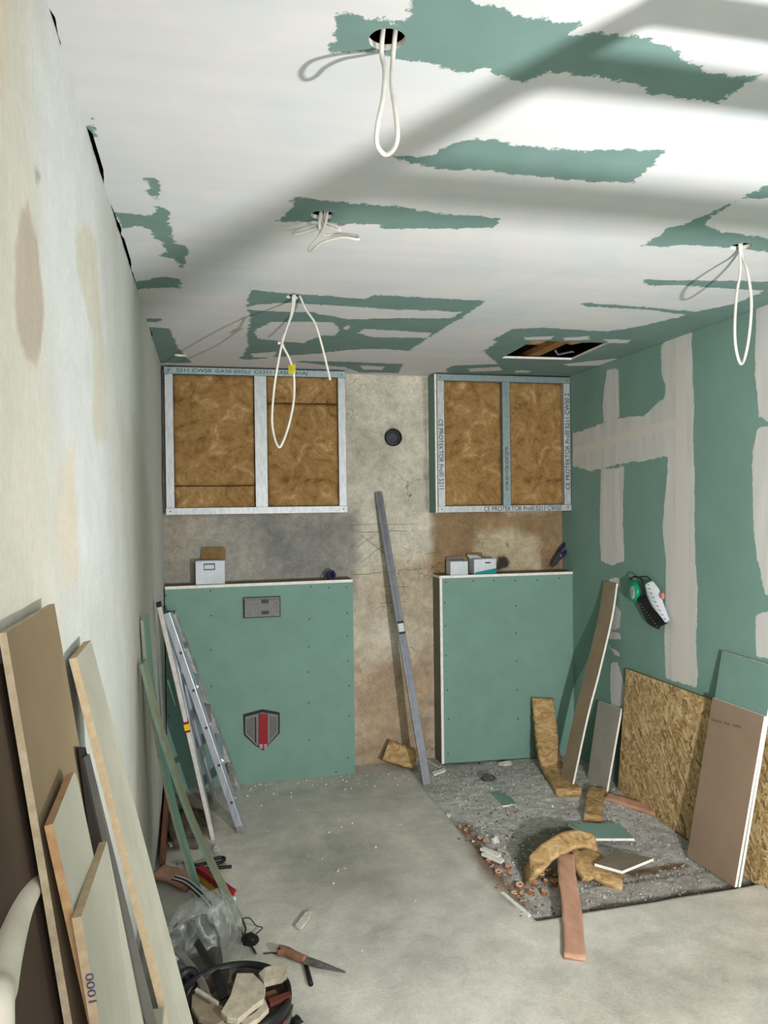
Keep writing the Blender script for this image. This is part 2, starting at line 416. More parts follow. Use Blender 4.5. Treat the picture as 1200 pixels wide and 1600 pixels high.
# ------------------------------------------------------------------ ceiling
CG = [
 [(646,0),(650,-40),(739,-40),(739,0),(762,9),(797,17),(826,35),(844,26),(861,38),(902,34),(902,50),(873,52),(984,55),(1019,64),(1042,76),(1077,96),(1112,114),(1141,120),(1188,117),(1153,140),(1133,159),(1060,153),(1016,149),(1007,137),(943,124),(873,111),(832,117),(821,129),(792,121),(762,108),(727,111),(692,105),(634,93),(587,85),(513,79),(529,41),(526,15),(564,26),(617,35),(637,26)],
 [(617,245),(681,242),(692,230),(733,219),(774,219),(827,230),(908,236),(1007,234),(1040,236),(1025,251),(987,286),(873,280),(803,273),(733,265),(681,264),(634,254)],
 [(430,346),(460,320),(458,308),(500,311),(558,318),(617,322),(675,332),(733,337),(780,341),(774,356),(692,357),(599,357),(587,350),(540,350),(500,347)],
 [(215,277),(246,280),(247,320),(262,330),(272,380),(290,385),(292,400),(285,419),(272,405),(250,400),(260,390),(255,377),(240,372),(235,360),(215,352),(190,357),(178,333),(200,332),(235,337),(245,327),(244,315),(230,300),(235,290)],
 [(205,441),(260,432),(282,435),(280,450),(240,450),(208,453)],
 [(137,182),(149,182),(149,215),(144,215)],
 [(391,452),(449,459),(481,460),(567,467),(583,461),(646,464),(760,470),(722,496),(669,528),(640,548),(605,546),(575,545),(545,547),(500,552),(450,556),(391,562),(375,561),(388,540),(385,520),(392,500),(386,480)],
 [(451,564),(535,565),(630,569),(622,583),(563,582),(540,574)],
 [(225,510),(267,514),(269,524),(277,542),(287,554),(300,567),(238,567)], [(222,497),(251,498),(251,503),(222,503)],
 [(908,473),(1001,479),(1050,484),(1086,487),(1147,475),(1200,452),(1240,435),(1240,470),(1083,522),(966,564),(905,590),(700,582),(696,576),(710,571),(778,569),(755,548),(778,534),(771,530),(801,514),(850,512),(950,518),(1000,510),(1040,500),(1075,492),(1000,483),(912,478)],
 [(1005,437),(1240,440),(1240,456),(1118,450),(1060,445),(1013,446)],
 [(1004,384),(1048,356),(1101,338),(1147,315),(1200,289),(1260,262),(1260,300),(1200,309),(1153,312),(1130,327),(1101,350),(1130,362),(1200,373),(1260,380),(1260,400),(1200,395),(1153,388),(1054,382),(1042,386)],
]
CW = [
 [(383,481),(406,475),(449,473),(528,478),(628,484),(722,487),(704,498),(617,497),(543,499),(481,487),(445,487),(398,485)],
 [(398,514),(426,503),(520,503),(530,514),(526,524),(504,524),(473,536),(449,534),(402,529)],
 [(557,520),(571,514),(677,520),(665,528),(583,527)], [(393,552),(434,550),(426,559),(395,558)], [(562,571),(602,573),(597,578),(568,577)],
 [(879,569),(966,560),(943,571),(888,572)], [(943,530),(987,531),(980,536),(952,536)], [(820,527),(865,525),(861,531),(820,531)], [(879,528),(918,525),(920,531),(884,532)],
 [(730,576),(780,573),(785,579),(735,581)], [(806,579),(830,579),(828,582),(806,582)], [(540,508),(546,509),(543,516),(538,515)],
]
CGp = [P2(p, 2, H) for p in CG]; CWp = [P2(p, 2, H) for p in CW]
def circle(c, r, n=28): return [(c[0]+r*math.cos(2*math.pi*k/n), c[1]+r*math.sin(2*math.pi*k/n)) for k in range(n)]
HOLES_C = [((.335, 1.372), .034), ((.345, 2.235), .034), ((.363, 3.124), .034), ((1.752, 2.240), .034), ((-.12, 4.424), .04)]
HATCH = [(1.675, 3.735), (2.105, 3.725), (2.125, 4.20), (1.69, 4.215)]
def mk_ceiling():
    mt, nt, b = nodes_of('ceiling_compound_on_green_board', .88)
    k = edge_mask(nt, 'green', .085, 24, (1, 1, 1))
    n = noise_node(nt, 2.2, 3, .5, (1, .6, 1)); n2 = noise_node(nt, 5, 4, 0, (.25, 2.0, 1))
    w1 = ramp(nt, n.outputs[0], [(.3, lin((196, 197, 199))), (.5, lin((203, 201, 200))), (.68, lin((191, 196, 199)))])
    w2 = ramp(nt, n2.outputs[0], [(.35, (.95, .96, .96)), (.6, (1.02, 1.01, 1.01))])
    wh = mix(nt, 1.0, w1.outputs[0], w2.outputs[0], 'MULTIPLY')
    n3 = noise_node(nt, 9, 4); g = ramp(nt, n3.outputs[0], [(.3, lin((103, 128, 122))), (.7, lin((110, 136, 130)))])
    col = mix(nt, k, wh, g.outputs[0]); nt.links.new(col, b.inputs['Base Color'])
    bump(nt, b, k, .12, -.0015); return mt
MC = mk_ceiling()
ceil_ = grid('ceiling', 2, H, XL+.004, XR-.002, YN, YB+.0, .0125, MC,
             holes=[circle(c, r) for c, r in HOLES_C]+[HATCH], attr={'green': union(CGp, CWp)}, flip=True)
co_ = np.zeros(len(ceil_.data.vertices)*3); ceil_.data.vertices.foreach_get('co', co_); co_ = co_.reshape(-1, 3)
ed_ = np.abs(co_[:, 0]-(XL+.004)) < 1e-5                 # uneven gap along the old plaster wall
yy_ = co_[ed_, 1]; co_[ed_, 0] = XL-.004+np.clip((fbm(yy_, yy_*0, 3.5, 5, 5)-.42)*.06, 0, .012)
ceil_.data.vertices.foreach_set('co', co_.ravel()); ceil_.data.update()
# board thickness around each opening, dark space above
rimb = MB()
for pl in [circle(c, r+.0005) for c, r in HOLES_C]+[HATCH]:
    n = len(pl); V = [(x, y, H) for x, y in pl]+[(x, y, H+.0125) for x, y in pl]
    rimb.add(V, [(k, (k+1) % n, n+(k+1) % n, n+k) for k in range(n)])
o = rimb.build('trim_1', GYPS); o['kind'] = 'structure'
o = MB().box((XL-.1, YN, H+.34), (XR+.1, YB+.1, H+.42)).build('ceiling_slab', mat('raw_slab', (96, 84, 72), (70, 62, 54), 12, .95, bp=.4)); o['kind'] = 'structure'
cav = MB()
cav.box((XL-.1, YB+.001, H), (XR+.1, YB+.1, H+.34)); cav.box((XL-.1, YN, H+.002), (XL-.01, YB+.1, H+.34)); cav.box((XR+.01, YN, H+.002), (XR+.1, YB+.1, H+.34))
cav.box((XL-.1, YN-.06, H+.002), (XR+.1, YN, H+.34))
o = cav.build('ceiling_void_sides', MATS['raw_slab']); o['kind'] = 'structure'

# ------------------------------------------------------------------ right wall
RW = [
 [(1033,539),(1049,527),(1081,519),(1082,592),(1085,637),(1083,690),(1085,747),(1086,880),(1090,917),(1088,1000),(1090,1075),(1040,1060),(1038,990),(1041,880),(1035,821),(1044,718),(1037,624),(1040,601),(1033,582)],
 [(895,676),(907,674),(948,660),(971,653),(1007,649),(1035,624),(1055,624),(1055,715),(1040,713),(1007,720),(971,724),(925,736),(895,728)],
 [(948,578),(966,576),(968,651),(955,662),(943,658),(941,633)],
 [(939,734),(975,729),(973,793),(975,876),(957,884),(939,876),(937,821)],
 [(1182,490),(1179,582),(1186,651),(1200,658),(1280,690),(1280,440),(1182,475)],
 [(1184,670),(1200,667),(1280,680),(1280,930),(1200,887),(1182,876),(1177,821),(1175,706)],
 [(1181,961),(1200,954),(1280,930),(1280,1070),(1200,1030),(1182,1025)], [(1186,878),(1200,884),(1260,920),(1215,940),(1194,927)],
 [(952,905),(967,903),(968,917),(960,918),(950,916)], [(962,944),(970,958),(968,981),(955,985)], [(953,988),(968,988),(970,998),(960,999),(952,999)],
 [(950,1008),(968,1020),(968,1026),(960,1023)], [(955,1035),(965,1035),(975,1069),(973,1106),(955,1100),(953,1055)],
]
def mk_rwall():
    mt, nt, b = nodes_of('right_wall_board_and_filler', .85)
    k = edge_mask(nt, 'white', .045, 22, (1, 1, .6))
    n = noise_node(nt, 3, 4); g = ramp(nt, n.outputs[0], [(.3, lin((110, 142, 130))), (.7, lin((118, 150, 138)))])
    n2 = noise_node(nt, 6, 4, 0, (1, 3, .4)); wv = ramp(nt, n2.outputs[0], [(.3, lin((190, 188, 182))), (.7, lin((206, 204, 200)))])
    tape = edge_mask(nt, 'tape', .0, 5, (1, 1, 1), .002)
    wc = mix(nt, tape, wv.outputs[0], lin((206, 200, 190)))
    nt.links.new(mix(nt, k, g.outputs[0], wc), b.inputs['Base Color']); bump(nt, b, k, .25, .002); return mt
TAPE = [[(1056,519),(1070,519),(1074,700),(1076,900),(1078,1080),(1050,1080),(1054,900),(1056,700)], [(895,700),(1000,668),(1055,655),(1055,668),(1000,682),(895,715)]]
right_wall = grid('wall_right', 0, XR, YN, YB, -.05, H, .0125, mk_rwall(), attr={'white': union([P2(p, 0, XR) for p in RW]), 'tape': union([P2(p, 0, XR) for p in TAPE])}, flip=True)

# ------------------------------------------------------------------ left wall
def LP(p): return P2(p, 0, XL)
LJ = [
 (LP([(-200,-200),(60,-200),(60,200),(80,500),(90,800),(95,1100),(-200,1300)]), (200, 192, 176), .12, .75),
 (LP([(-40,-60),(20,-60),(16,120),(6,150),(-40,150)]), (196, 182, 164), .02, .8),
 (LP([(95,-80),(150,250),(170,600),(175,900),(130,900),(80,500),(60,100)]), (204, 204, 202), .1, .8),
 (LP([(48,325),(64,375),(70,450),(68,560),(60,575),(46,560),(30,520),(31,400),(38,345)]), (172, 158, 142), .006, .9),
 (LP([(122,350),(140,348),(152,372),(158,440),(170,600),(172,700),(150,690),(148,520),(134,455),(124,430),(120,380)]), (194, 188, 172), .012, .9),
 (LP([(60,270),(67,268),(68,282),(62,284)]), (150, 142, 130), .004, .9),
 (LP([(190,640),(215,660),(240,800),(246,1250),(225,1350),(205,1200),(198,900)]), (176, 172, 160), .10, .8),
 (LP([(215,1040),(238,1040),(240,1330),(218,1360)]), (150, 146, 134), .05, .8),
 (LP([(100,700),(120,700),(130,900),(110,920),(96,850)]), (204, 188, 166), .03, .7),
]
left_wall = grid('wall_left', 0, XL, YN, YB, -.01, H+.002, .0125, paint_mat('old_plaster', .9, ((9, .93, 1.04), (60, .94, 1.04)), .35, .004),
    color=soft_paint((190, 190, 184), LJ, .03), height=lambda u, v: -.006*fbm(u, v, 2.2, 5, 4)*np.clip((H-v)*3, 0, 1)-.004*fbm(u, v, 9, 8, 3))

# ------------------------------------------------------------------ back wall
def BP(p): return P2(p, 1, YB)
BJ = [
 (BP([(240,795),(560,795),(556,930),(240,940)]), (150, 147, 138), .04, .95),
 (BP([(250,800),(330,800),(300,900),(250,905)]), (168, 158, 142), .05, .8),
 (BP([(400,820),(520,815),(540,900),(420,905)]), (128, 128, 124), .06, .7),
 (BP([(548,660),(610,700),(600,760),(548,740)]), (148, 142, 126), .05, .5),
 (BP([(555,900),(690,860),(690,1010),(640,1000),(600,960)]), (182, 164, 134), .07, .7),
 (BP([(548,1030),(690,1010),(690,1240),(540,1240)]), (168, 142, 112), .12, .85),
 (BP([(550,925),(600,930),(590,1020),(550,1040)]), (186, 172, 148), .05, .6),
 (BP([(672,795),(905,795),(905,900),(672,900)]), (146, 118, 84), .03, .95),
 (BP([(745,830),(800,822),(840,840),(850,895),(735,895)]), (184, 170, 142), .03, .9),
 (BP([(776,868),(790,864),(800,876),(798,890),(774,892)]), (62, 56, 50), .006, 1),
 (BP([(846,858),(884,857),(890,890),(845,890)]), (140, 112, 86), .004, .9),
 (BP([(880,822),(906,815),(906,892),(892,892),(890,860)]), (178, 168, 158), .01, .9),
 (BP([(590,662),(630,660),(640,700),(620,712),(592,704)]), (188, 182, 166), .02, .8),
 (BP([(660,590),(668,590),(672,800),(664,800)]), (150, 140, 122), .01, .7),
]
def cracks(nt, c):
    n = noise_node(nt, 1.6, 4, 0); v = nt.nodes.new('ShaderNodeTexVoronoi'); v.feature = 'DISTANCE_TO_EDGE'; v.inputs['Scale'].default_value = 3.0
    tc = nt.nodes.new('ShaderNodeTexCoord'); va = nt.nodes.new('ShaderNodeVectorMath'); va.operation = 'ADD'
    nt.links.new(tc.outputs['Object'], va.inputs[0]); nt.links.new(n.outputs['Color'], va.inputs[1]); nt.links.new(va.outputs[0], v.inputs['Vector'])
    r = ramp(nt, v.outputs['Distance'], [(0, (.35,)*3), (.011, (1, 1, 1))])
    g = ramp(nt, noise_node(nt, 3, 2).outputs[0], [(.55, (0,)*3), (.62, (1,)*3)])
    return mix(nt, g.outputs[0], c, mix(nt, 1.0, c, r.outputs[0], 'MULTIPLY'))
back_wall = grid('wall_back', 1, YB, XL-.02, XR+.01, -.05, H, .0125,
    paint_mat('stripped_plaster', .92, ((4, .76, 1.14), (17, .76, 1.16), (90, .80, 1.12)), .8, .006, cracks),
    color=soft_paint((204, 197, 180), BJ, .03, 5), height=lambda u, v: .006*fbm(u, v, 5, 21, 4)+.003*fbm(u, v, 25, 9, 2)-.004)
back_wall.location.y = .0
mk_ = MB()                                             # scratches cut in the bare plaster
for a, b in (((40,605),(310,600)),((80,635),(280,630)),((90,645),(200,735)),((85,760),(180,690)),((55,808),(210,795)),((210,795),(340,782)),((175,858),(280,858)),((165,925),(270,920)),((350,725),(410,720)),((255,695),(285,708)),((70,700),(150,640))):
    mk_.tube(cat_pts([P(530+.381*(a[0]+(b[0]-a[0])*f), 590+.381*(a[1]+(b[1]-a[1])*f+rnd.uniform(-3, 3)*(0 < f < 1)), 1, YB-.0008) for f in (0, .35, .7, 1)], 4), .0013, 5)
o = mk_.build('trim_2', mat('scratch', (92, 82, 66), (80, 70, 56), 40, .95)); o['kind'] = 'structure'

# ------------------------------------------------------------------ floor with the sunken rubble bay
PIT = [(1.268, 2.872), (1.80, 2.885), (2.42, 2.905), (2.42, 4.95), (1.235, 4.95), (1.225, 4.3), (1.245, 3.9), (1.262, 3.3)]
def floor_h(u, v):
    d = sdf(PIT, u, v)+.012*(fbm(u, v, 14, 4, 3)-.5)*np.clip((v-2.95)*6, 0, 1)
    depth = .034*np.clip((4.7-v)/1.5, .25, 1)
    s = np.clip(-d/.012, 0, 1)
    rub = .012*(fbm(u, v, 28, 31, 3)-.5)+.012*(fbm(u, v, 6, 2, 3)-.5)
    strip = .012*np.clip((3.12-v)/.03, 0, 1)*(u > 1.55)
    return s*(-depth+rub+strip)+(1-s)*.002*(fbm(u, v, 4, 77, 3)-.5)
def FP(p, z=0): return P2(p, 2, z)
FJ0 = [
 (FP([(620,1400),(760,1330),(800,1420),(760,1520),(600,1540),(540,1460)]), (190, 187, 178), .2, .6),
 (FP([(380,1250),(600,1200),(640,1240),(520,1290),(400,1300)]), (186, 184, 174), .15, .5),
 (FP([(560,1440),(700,1420),(720,1480),(600,1500)]), (196, 193, 184), .10, .5),
 (FP([(400,1330),(560,1300),(600,1400),(480,1420)]), (156, 154, 144), .15, .6),
 (FP([(880,1560),(1200,1440),(1200,1640),(860,1640)]), (158, 148, 136), .2, .7),
 (FP([(1000,1430),(1100,1400),(1150,1440),(1040,1490)]), (196, 192, 186), .10, .5),
]
BAYJ = [
 (PIT, (176, 174, 168), .01, 1),
 (FP([(680,1220),(900,1215),(1050,1290),(700,1300)], -.03), (196, 195, 192), .06, .7),
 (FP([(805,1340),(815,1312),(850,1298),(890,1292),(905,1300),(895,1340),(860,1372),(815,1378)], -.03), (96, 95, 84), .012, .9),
 (FP([(930,1370),(1060,1345),(1160,1375),(1150,1392),(850,1436),(900,1400)], -.02), (166, 160, 150), .03, .8),
 (FP([(975,1362),(1065,1345),(1075,1352),(990,1370)], -.03), (106, 72, 48), .012, .9),
 (FP([(715,1290),(735,1290),(790,1370),(830,1420),(800,1425),(750,1370)], -.03), (110, 80, 54), .03, .8),
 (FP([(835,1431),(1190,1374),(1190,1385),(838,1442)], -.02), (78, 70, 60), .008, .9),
 (FP([(235,1240),(330,1240),(335,1300),(240,1345)]), (128, 112, 96), .03, .8),
]
def speckle(nt, c):
    a = attr_node(nt, 'bay'); n = nt.nodes.new('ShaderNodeTexVoronoi'); n.inputs['Scale'].default_value = 70
    tc = nt.nodes.new('ShaderNodeTexCoord'); nt.links.new(tc.outputs['Object'], n.inputs['Vector'])
    s = nt.nodes.new('ShaderNodeSeparateColor'); nt.links.new(n.outputs['Color'], s.inputs[0])
    r = ramp(nt, s.outputs[0], [(0, (.80, .79, .77)), (.5, (1.0, 1.0, .99)), (.93, (1.12,)*3), (1, (1.5,)*3)])
    return mix(nt, a.outputs['Fac'], c, mix(nt, 1.0, c, r.outputs[0], 'MULTIPLY'))
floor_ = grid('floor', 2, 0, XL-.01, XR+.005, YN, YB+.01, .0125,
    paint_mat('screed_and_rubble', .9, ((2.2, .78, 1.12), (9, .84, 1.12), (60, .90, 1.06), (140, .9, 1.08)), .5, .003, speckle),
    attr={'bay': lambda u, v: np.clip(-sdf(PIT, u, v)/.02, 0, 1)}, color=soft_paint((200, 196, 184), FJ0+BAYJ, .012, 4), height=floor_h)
def fz(x, y): return float(floor_h(np.array([x]), np.array([y]))[0])

# ------------------------------------------------------------------ lower boxings (green plasterboard)
def screws(parent, pts, y):
    me = bpy.data.meshes.new('screw'); V, Fc = lathe([(0, .0), (.0045, .0), (.0045, .0008), (.0, .0012)], (0, 0, 0), 10, Matrix.Rotation(math.radians(90), 3, 'X'))
    me.from_pydata(V, [], Fc); me.materials.append(BLACK)
    first = None
    for x, z in pts:
        q = P(x, z, 1, y)
        o = link('screw', me, parent, q-root_loc(parent)-Vector((0, .0, 0)))
def sheet_board(name, poly, off, face, edge, parent=None, back=None, bevel=0):
    mb = MB(); n = len(poly); V = [Vector(p) for p in poly]+[Vector(p)+Vector(off) for p in poly]
    mb.add(V, [tuple(range(n))], 0); mb.F.append(tuple(range(2*n-1, n-1, -1))); mb.I.append(2 if back else 0)
    for a in range(n):
        b = (a+1) % n; mb.F.append((a, b, n+b, n+a)); mb.I.append(1)
    return mb.build(name, [face, edge]+([back] if back else []), parent)
def rect_y(x0, x1, z0, z1, y): return [(x0, y, z0), (x1, y, z0), (x1, y, z1), (x0, y, z1)]
SH = mat('shelf_board', (142, 124, 98), (116, 100, 78), 18, .9)
lb = thing('plasterboard_boxing', 'wide green plasterboard boxing against back wall, left, with grey plate cover and red-striped shield cover', 'boxing', (.32, 4.8, 0))
sheet_board('front_panel', [(-.242, YP, -.004), (.889, YP, -.004), (.889, YP, 1.1995), (-.242, YP, 1.1945)], (0, .0125, 0), GREEN, GYPS, lb)
sheet_board('top_board', [(-.242, YP-.002, 1.195), (.889, YP-.002, 1.200), (.889, YB+.003, 1.200), (-.242, YB+.003, 1.195)], (0, 0, .0175), SH, GYPS, lb)
sheet_board('side_panel', [(.876, YP+.013, 0), (.876, YB, 0), (.876, YB, 1.198), (.876, YP+.013, 1.198)], (.0125, 0, 0), SH, GYPS, lb)
Z5 = lambda a: [(230+.3083*x, 820+.3083*y) for x, y in a]
screws(lb, Z5([(95,358),(320,335),(830,313),(920,318),(1010,317),(1013,447),(1015,563),(1018,688),(1023,815),(1024,967),(1017,1180),(957,1252),(822,478),(818,617),(818,746),(818,901),(820,1089),(325,460),(322,634),(326,818),(322,970),(108,970)]), YP)
rb = thing('plasterboard_boxing', 'narrower green plasterboard boxing against back wall, right, with insulation scrap leaning on it', 'boxing', (1.92, 4.8, 0))
sheet_board('front_panel', [(1.474, YP, .012), (2.384, YP, -.01), (2.384, YP, 1.2015), (1.474, YP, 1.2035)], (0, .0125, 0), GREEN, GYPS, rb)
sheet_board('top_board', [(1.455, YP-.002, 1.204), (2.384, YP-.002, 1.202), (2.384, YB+.003, 1.202), (1.455, YB+.003, 1.204)], (0, 0, .0165), SH, GYPS, rb)
sheet_board('side_panel', [(1.455, YP-.002, .010), (1.455, YB, .010), (1.455, YB, 1.2035), (1.455, YP-.002, 1.2035)], (.0175, 0, 0), mat('side_paper', (120, 122, 106), (108, 110, 94), 8, .9, bp=.05), GYPS, rb)
Z6 = lambda a: [(560+.3667*x, 840+.3667*y) for x, y in a]
screws(rb, Z6([(372,190),(490,185),(578,183),(668,184),(762,181),(855,172),(933,176),(368,277),(370,376),(374,503),(380,650),(384,773),(382,921),(672,291),(672,407),(674,526),(677,649),(680,772),(943,388),(943,626),(516,961),(617,953)]), YP)

# ------------------------------------------------------------------ upper metal frames with insulation
def frame(label, x0, x1, z0, z1, mids, batts, zm, w=.05, sw=.05):
    t = thing('metal_stud_frame', label, 'stud frame', ((x0+x1)/2, 4.8, z0))
    d = YB-YP
    def prof(nm, a, b, material):   # a C-profile: face plate with rolled lips and two flanges
        mb = MB(); (xa, za), (xb, zb) = a, b; YO = -.0022 if nm == 'track' else 0
        mb.box((xa, YP+YO, za), (xb, YP+YO+.0015, zb))
        if abs(xb-xa) < abs(zb-za):
            mb.box((xa, YP, za), (xa+.0015, YP+.10, zb)); mb.box((xb-.0015, YP, za), (xb, YP+.10, zb))
            xm = (xa+xb)/2; mb.box((xm-.006, YP-.0012, za+.002), (xm-.002, YP+.001, zb-.002)); mb.box((xm+.003, YP-.0012, za+.002), (xm+.006, YP+.001, zb-.002))
        else:
            mb.box((xa, YP-.0022, za), (xb, YP+.10, za+.0015)); mb.box((xa, YP-.0022, zb-.0015), (xb, YP+.10, zb))
        return mb.build(nm, material, t)
    trk = []
    trk.append(prof('track', (x0, z1-w*.85), (x1, z1), zm[0])); trk.append(prof('track', (x0, z0), (x1, z0+w*.85), zm[1]))
    st = [prof('stud', (x0+.001, z0+.002), (x0+sw, z1-.002), zm[2])]
    for xa, xb in mids: st.append(prof('stud', (xa, z0+w*.85), (xb, z1-w*.85), zm[3]))
    st.append(prof('stud', (x1-sw, z0+.002), (x1-.001, z1-.002), zm[4]))
    for k, (xa, xb, za, zb) in enumerate(batts):
        nx, nz = 26, 34; V = []
        for j in range(nz+1):
            for i in range(nx+1):
                x = xa+(xb-xa)*i/nx; z = za+(zb-za)*j/nz
                ed = min(i, nx-i, j, nz-j); y = YP+.018+(.012 if ed == 0 else 0)+.012*mnoise.noise(Vector((x*9, z*9, k*5)))+.004*mnoise.noise(Vector((x*40, z*40, k)))
                V.append((x, y, z))
        Fc = [(j*(nx+1)+i, j*(nx+1)+i+1, (j+1)*(nx+1)+i+1, (j+1)*(nx+1)+i) for j in range(nz) for i in range(nx)]
        n = len(V); V += [(xa, YP+.12, za), (xb, YP+.12, za), (xb, YP+.12, zb), (xa, YP+.12, zb)]
        Fc += [(n, n+1, n+2, n+3)]
        bot = list(range(nx+1)); top = [nz*(nx+1)+i for i in range(nx+1)]; lf = [j*(nx+1) for j in range(nz+1)]; rg = [j*(nx+1)+nx for j in range(nz+1)]
        Fc += [tuple(bot[::-1]+[n, n+1]), tuple(top+[n+2, n+3]), tuple(lf+[n+3, n]), tuple(rg[::-1]+[n+1, n+2])]
        obj('insulation_batt', V, Fc, WOOL, t, True)
    for x in (x0+.025, x1-.025):
        for z in (z0+.022, z1-.022):
            V, Fc = lathe([(0, 0), (.004, 0), (.003, .002), (0, .003)], (x, YP-.0021, z), 12, Matrix.Rotation(math.radians(90), 3, 'X'))
            obj('rivet', V, Fc, DGREY, t)
    return t, trk, st
fl, tk, stl = frame('galvanised stud frame filled with brown insulation, left one under ceiling, above the white box', -.228, .861, 1.635, 2.515,
    [(.297, .372)], [(-.18, .296, 1.81, 2.475), (-.18, .296, 1.675, 1.806), (.373, .812, 1.675, 2.31), (.373, .812, 2.315, 2.475)], [ZINCD, ZINC, ZINC, ZINC, ZINC])
text('lettering', '5211 CW50  GA50 05GU  C5211 GA50 06SAJ', .028, (-.16, YP-.0028, 2.486), (1, 0, 0), (0, 0, 1), INK, tk[0], 1.45)
fr, tk2, st2 = frame('galvanised stud frame with printed lettering, right one under ceiling, above the teal box', 1.452, 2.381, 1.625, 2.515,
    [(1.897, 1.952)], [(1.502, 1.896, 1.665, 2.478), (1.953, 2.332, 1.665, 2.478)], [ZINCD, ZINC, ZINC, ZINCD, ZINC])
sheet_board('side_panel', [(1.438, YP+.004, 1.625), (1.438, YB, 1.625), (1.438, YB, 2.515), (1.438, YP+.004, 2.515)], (.0125, 0, 0), GREEN, GYPS, fr)
q = P(756, 802, 1, YP)
text('lettering', 'CE PROTEKTOR Profil 5211 CW50', .044, (q.x, YP-.0028, 1.631), (1, 0, 0), (0, 0, 1), INK, tk2[1], .83)
q = P(684, 655, 1, YP)
text('lettering', 'CE PROTEKTOR Profil 5211', .044, (1.461, YP-.0015, q.z), (0, 0, -1), (1, 0, 0), INK, st2[0], .87)
q = P(903, 765, 1, YP)
text('lettering', 'CE PROTEKTOR Profil 5211 CW50 2', .044, (2.372, YP-.0015, q.z), (0, 0, 1), (-1, 0, 0), INK, st2[2], .93)
text('lettering', '06.03.2023 05211 50 90 LU', .03, (1.914, YP-.0015, 2.05), (0, 0, -1), (1, 0, 0), INK, st2[1], .85)

# ------------------------------------------------------------------ covers on the left boxing
def pl(pts, y=YP): return [P(x, z, 1, y) for x, z in pts]
t = thing('flush_plate_cover', 'grey speckled rectangular flush plate cover set high in the left green boxing', 'cover', P(408, 966, 1, YP))
a = P(381, 965, 1, YP); b = P(437, 932, 1, YP); x0, x1, z0, z1 = a.x, b.x, a.z, b.z
MB().box((x0-.004, YP-.006, z0-.004), (x1+.004, YP-.0001, z1+.004)).build('black_rim', BLACK, t)
mb = MB().box((x0+.004, YP-.028, z0+.004), (x1-.004, YP-.006, z1-.012)); mb.box((x0+.002, YP-.018, z1-.012), (x1-.002, YP-.006, z1-.001))
mb.build('cover_block', GPOLY, t, bevel=.002)
xm = (x0+x1)/2
for z in (z1-.035, z0+.018):
    MB().box((xm-.004, YP-.0295, z), (xm+.04, YP-.0279, z+.022)).build('recess', DGREY, t, bevel=.0004)
V, Fc = lathe([(0, 0), (.010, 0), (.010, .003), (.006, .004), (.006, .001), (0, .001)], (x1-.02, YP-.028, z1-.035), 16, Matrix.Rotation(math.radians(90), 3, 'X'))
obj('knob', V, Fc, GPOLY, t)
t = thing('drain_cover', 'grey shield-shaped drain cover with red vertical stripe low in the left green boxing', 'cover', P(408, 1172, 1, YP))
sh = [(380,1116),(410,1108),(437,1113),(437,1145),(423,1160),(411,1172),(398,1164),(381,1148)]
MB().prism(pl(sh), (0, -.006, 0)).build('black_rim', BLACK, t)
sh2 = [(383,1119),(410,1112),(434,1116),(434,1144),(422,1158),(411,1169),(399,1162),(383,1146)]
MB().prism([p+Vector((0, -.006, 0)) for p in pl(sh2)], (0, -.012, 0)).build('shield', GPOLY, t)
for pts in ([(385,1122),(397,1119),(397,1156),(385,1144)], [(421,1118),(432,1119),(432,1143),(421,1155)]):
    MB().prism([p+Vector((0, -.018, 0)) for p in pl(pts)], (0, -.002, 0)).build('side_field', mat('field_grey', (106, 106, 104), (96, 96, 94), 60, .8), t)
MB().prism([p+Vector((0, -.018, 0)) for p in pl([(398,1119),(400,1119),(400,1160),(398,1158)])], (0, -.003, 0)).build('slot', BLACK, t)
MB().prism([p+Vector((0, -.018, 0)) for p in pl([(404,1114),(418,1114),(418,1166),(411,1169),(404,1166)])], (0, -.010, 0)).build('stripe', RED, t, bevel=.0015)
for k in (0, 1):
    for j in (0, 1, 2):
        MB().prism([p+Vector((0, -.0285, 0)) for p in pl([(405+7*k,1161+2.4*j),(410+7*k,1161+2.4*j),(410+7*k,1162+2.4*j),(405+7*k,1162+2.4*j)])], (0, -.0006, 0)).build('mark', WHITE, t)

# ------------------------------------------------------------------ black drain pipe in the back wall
c = P(613.5, 684, 1, YB); Rx = Matrix.Rotation(math.radians(90), 3, 'X')
t = thing('drain_pipe', 'black plastic drain pipe end sticking out of the bare back wall', 'pipe', c)
V, Fc = lathe([(.045, -.12), (.054, -.01), (.056, .012), (.056, .03), (.048, .03), (.047, -.02), (.045, -.02)], c+Vector((0, 0, 0)), 36, Rx); obj('socket', V, Fc, BLACK, t, True)
V, Fc = lathe([(0, 0), (.046, 0), (.046, .014), (.036, .016), (.030, .008), (0, .008)], c+Vector((0, 0, 0)), 36, Rx); obj('plug', V, Fc, mat('pipe_plug', (58, 62, 62), (44, 48, 48), 20, .5, bp=0), t, False)

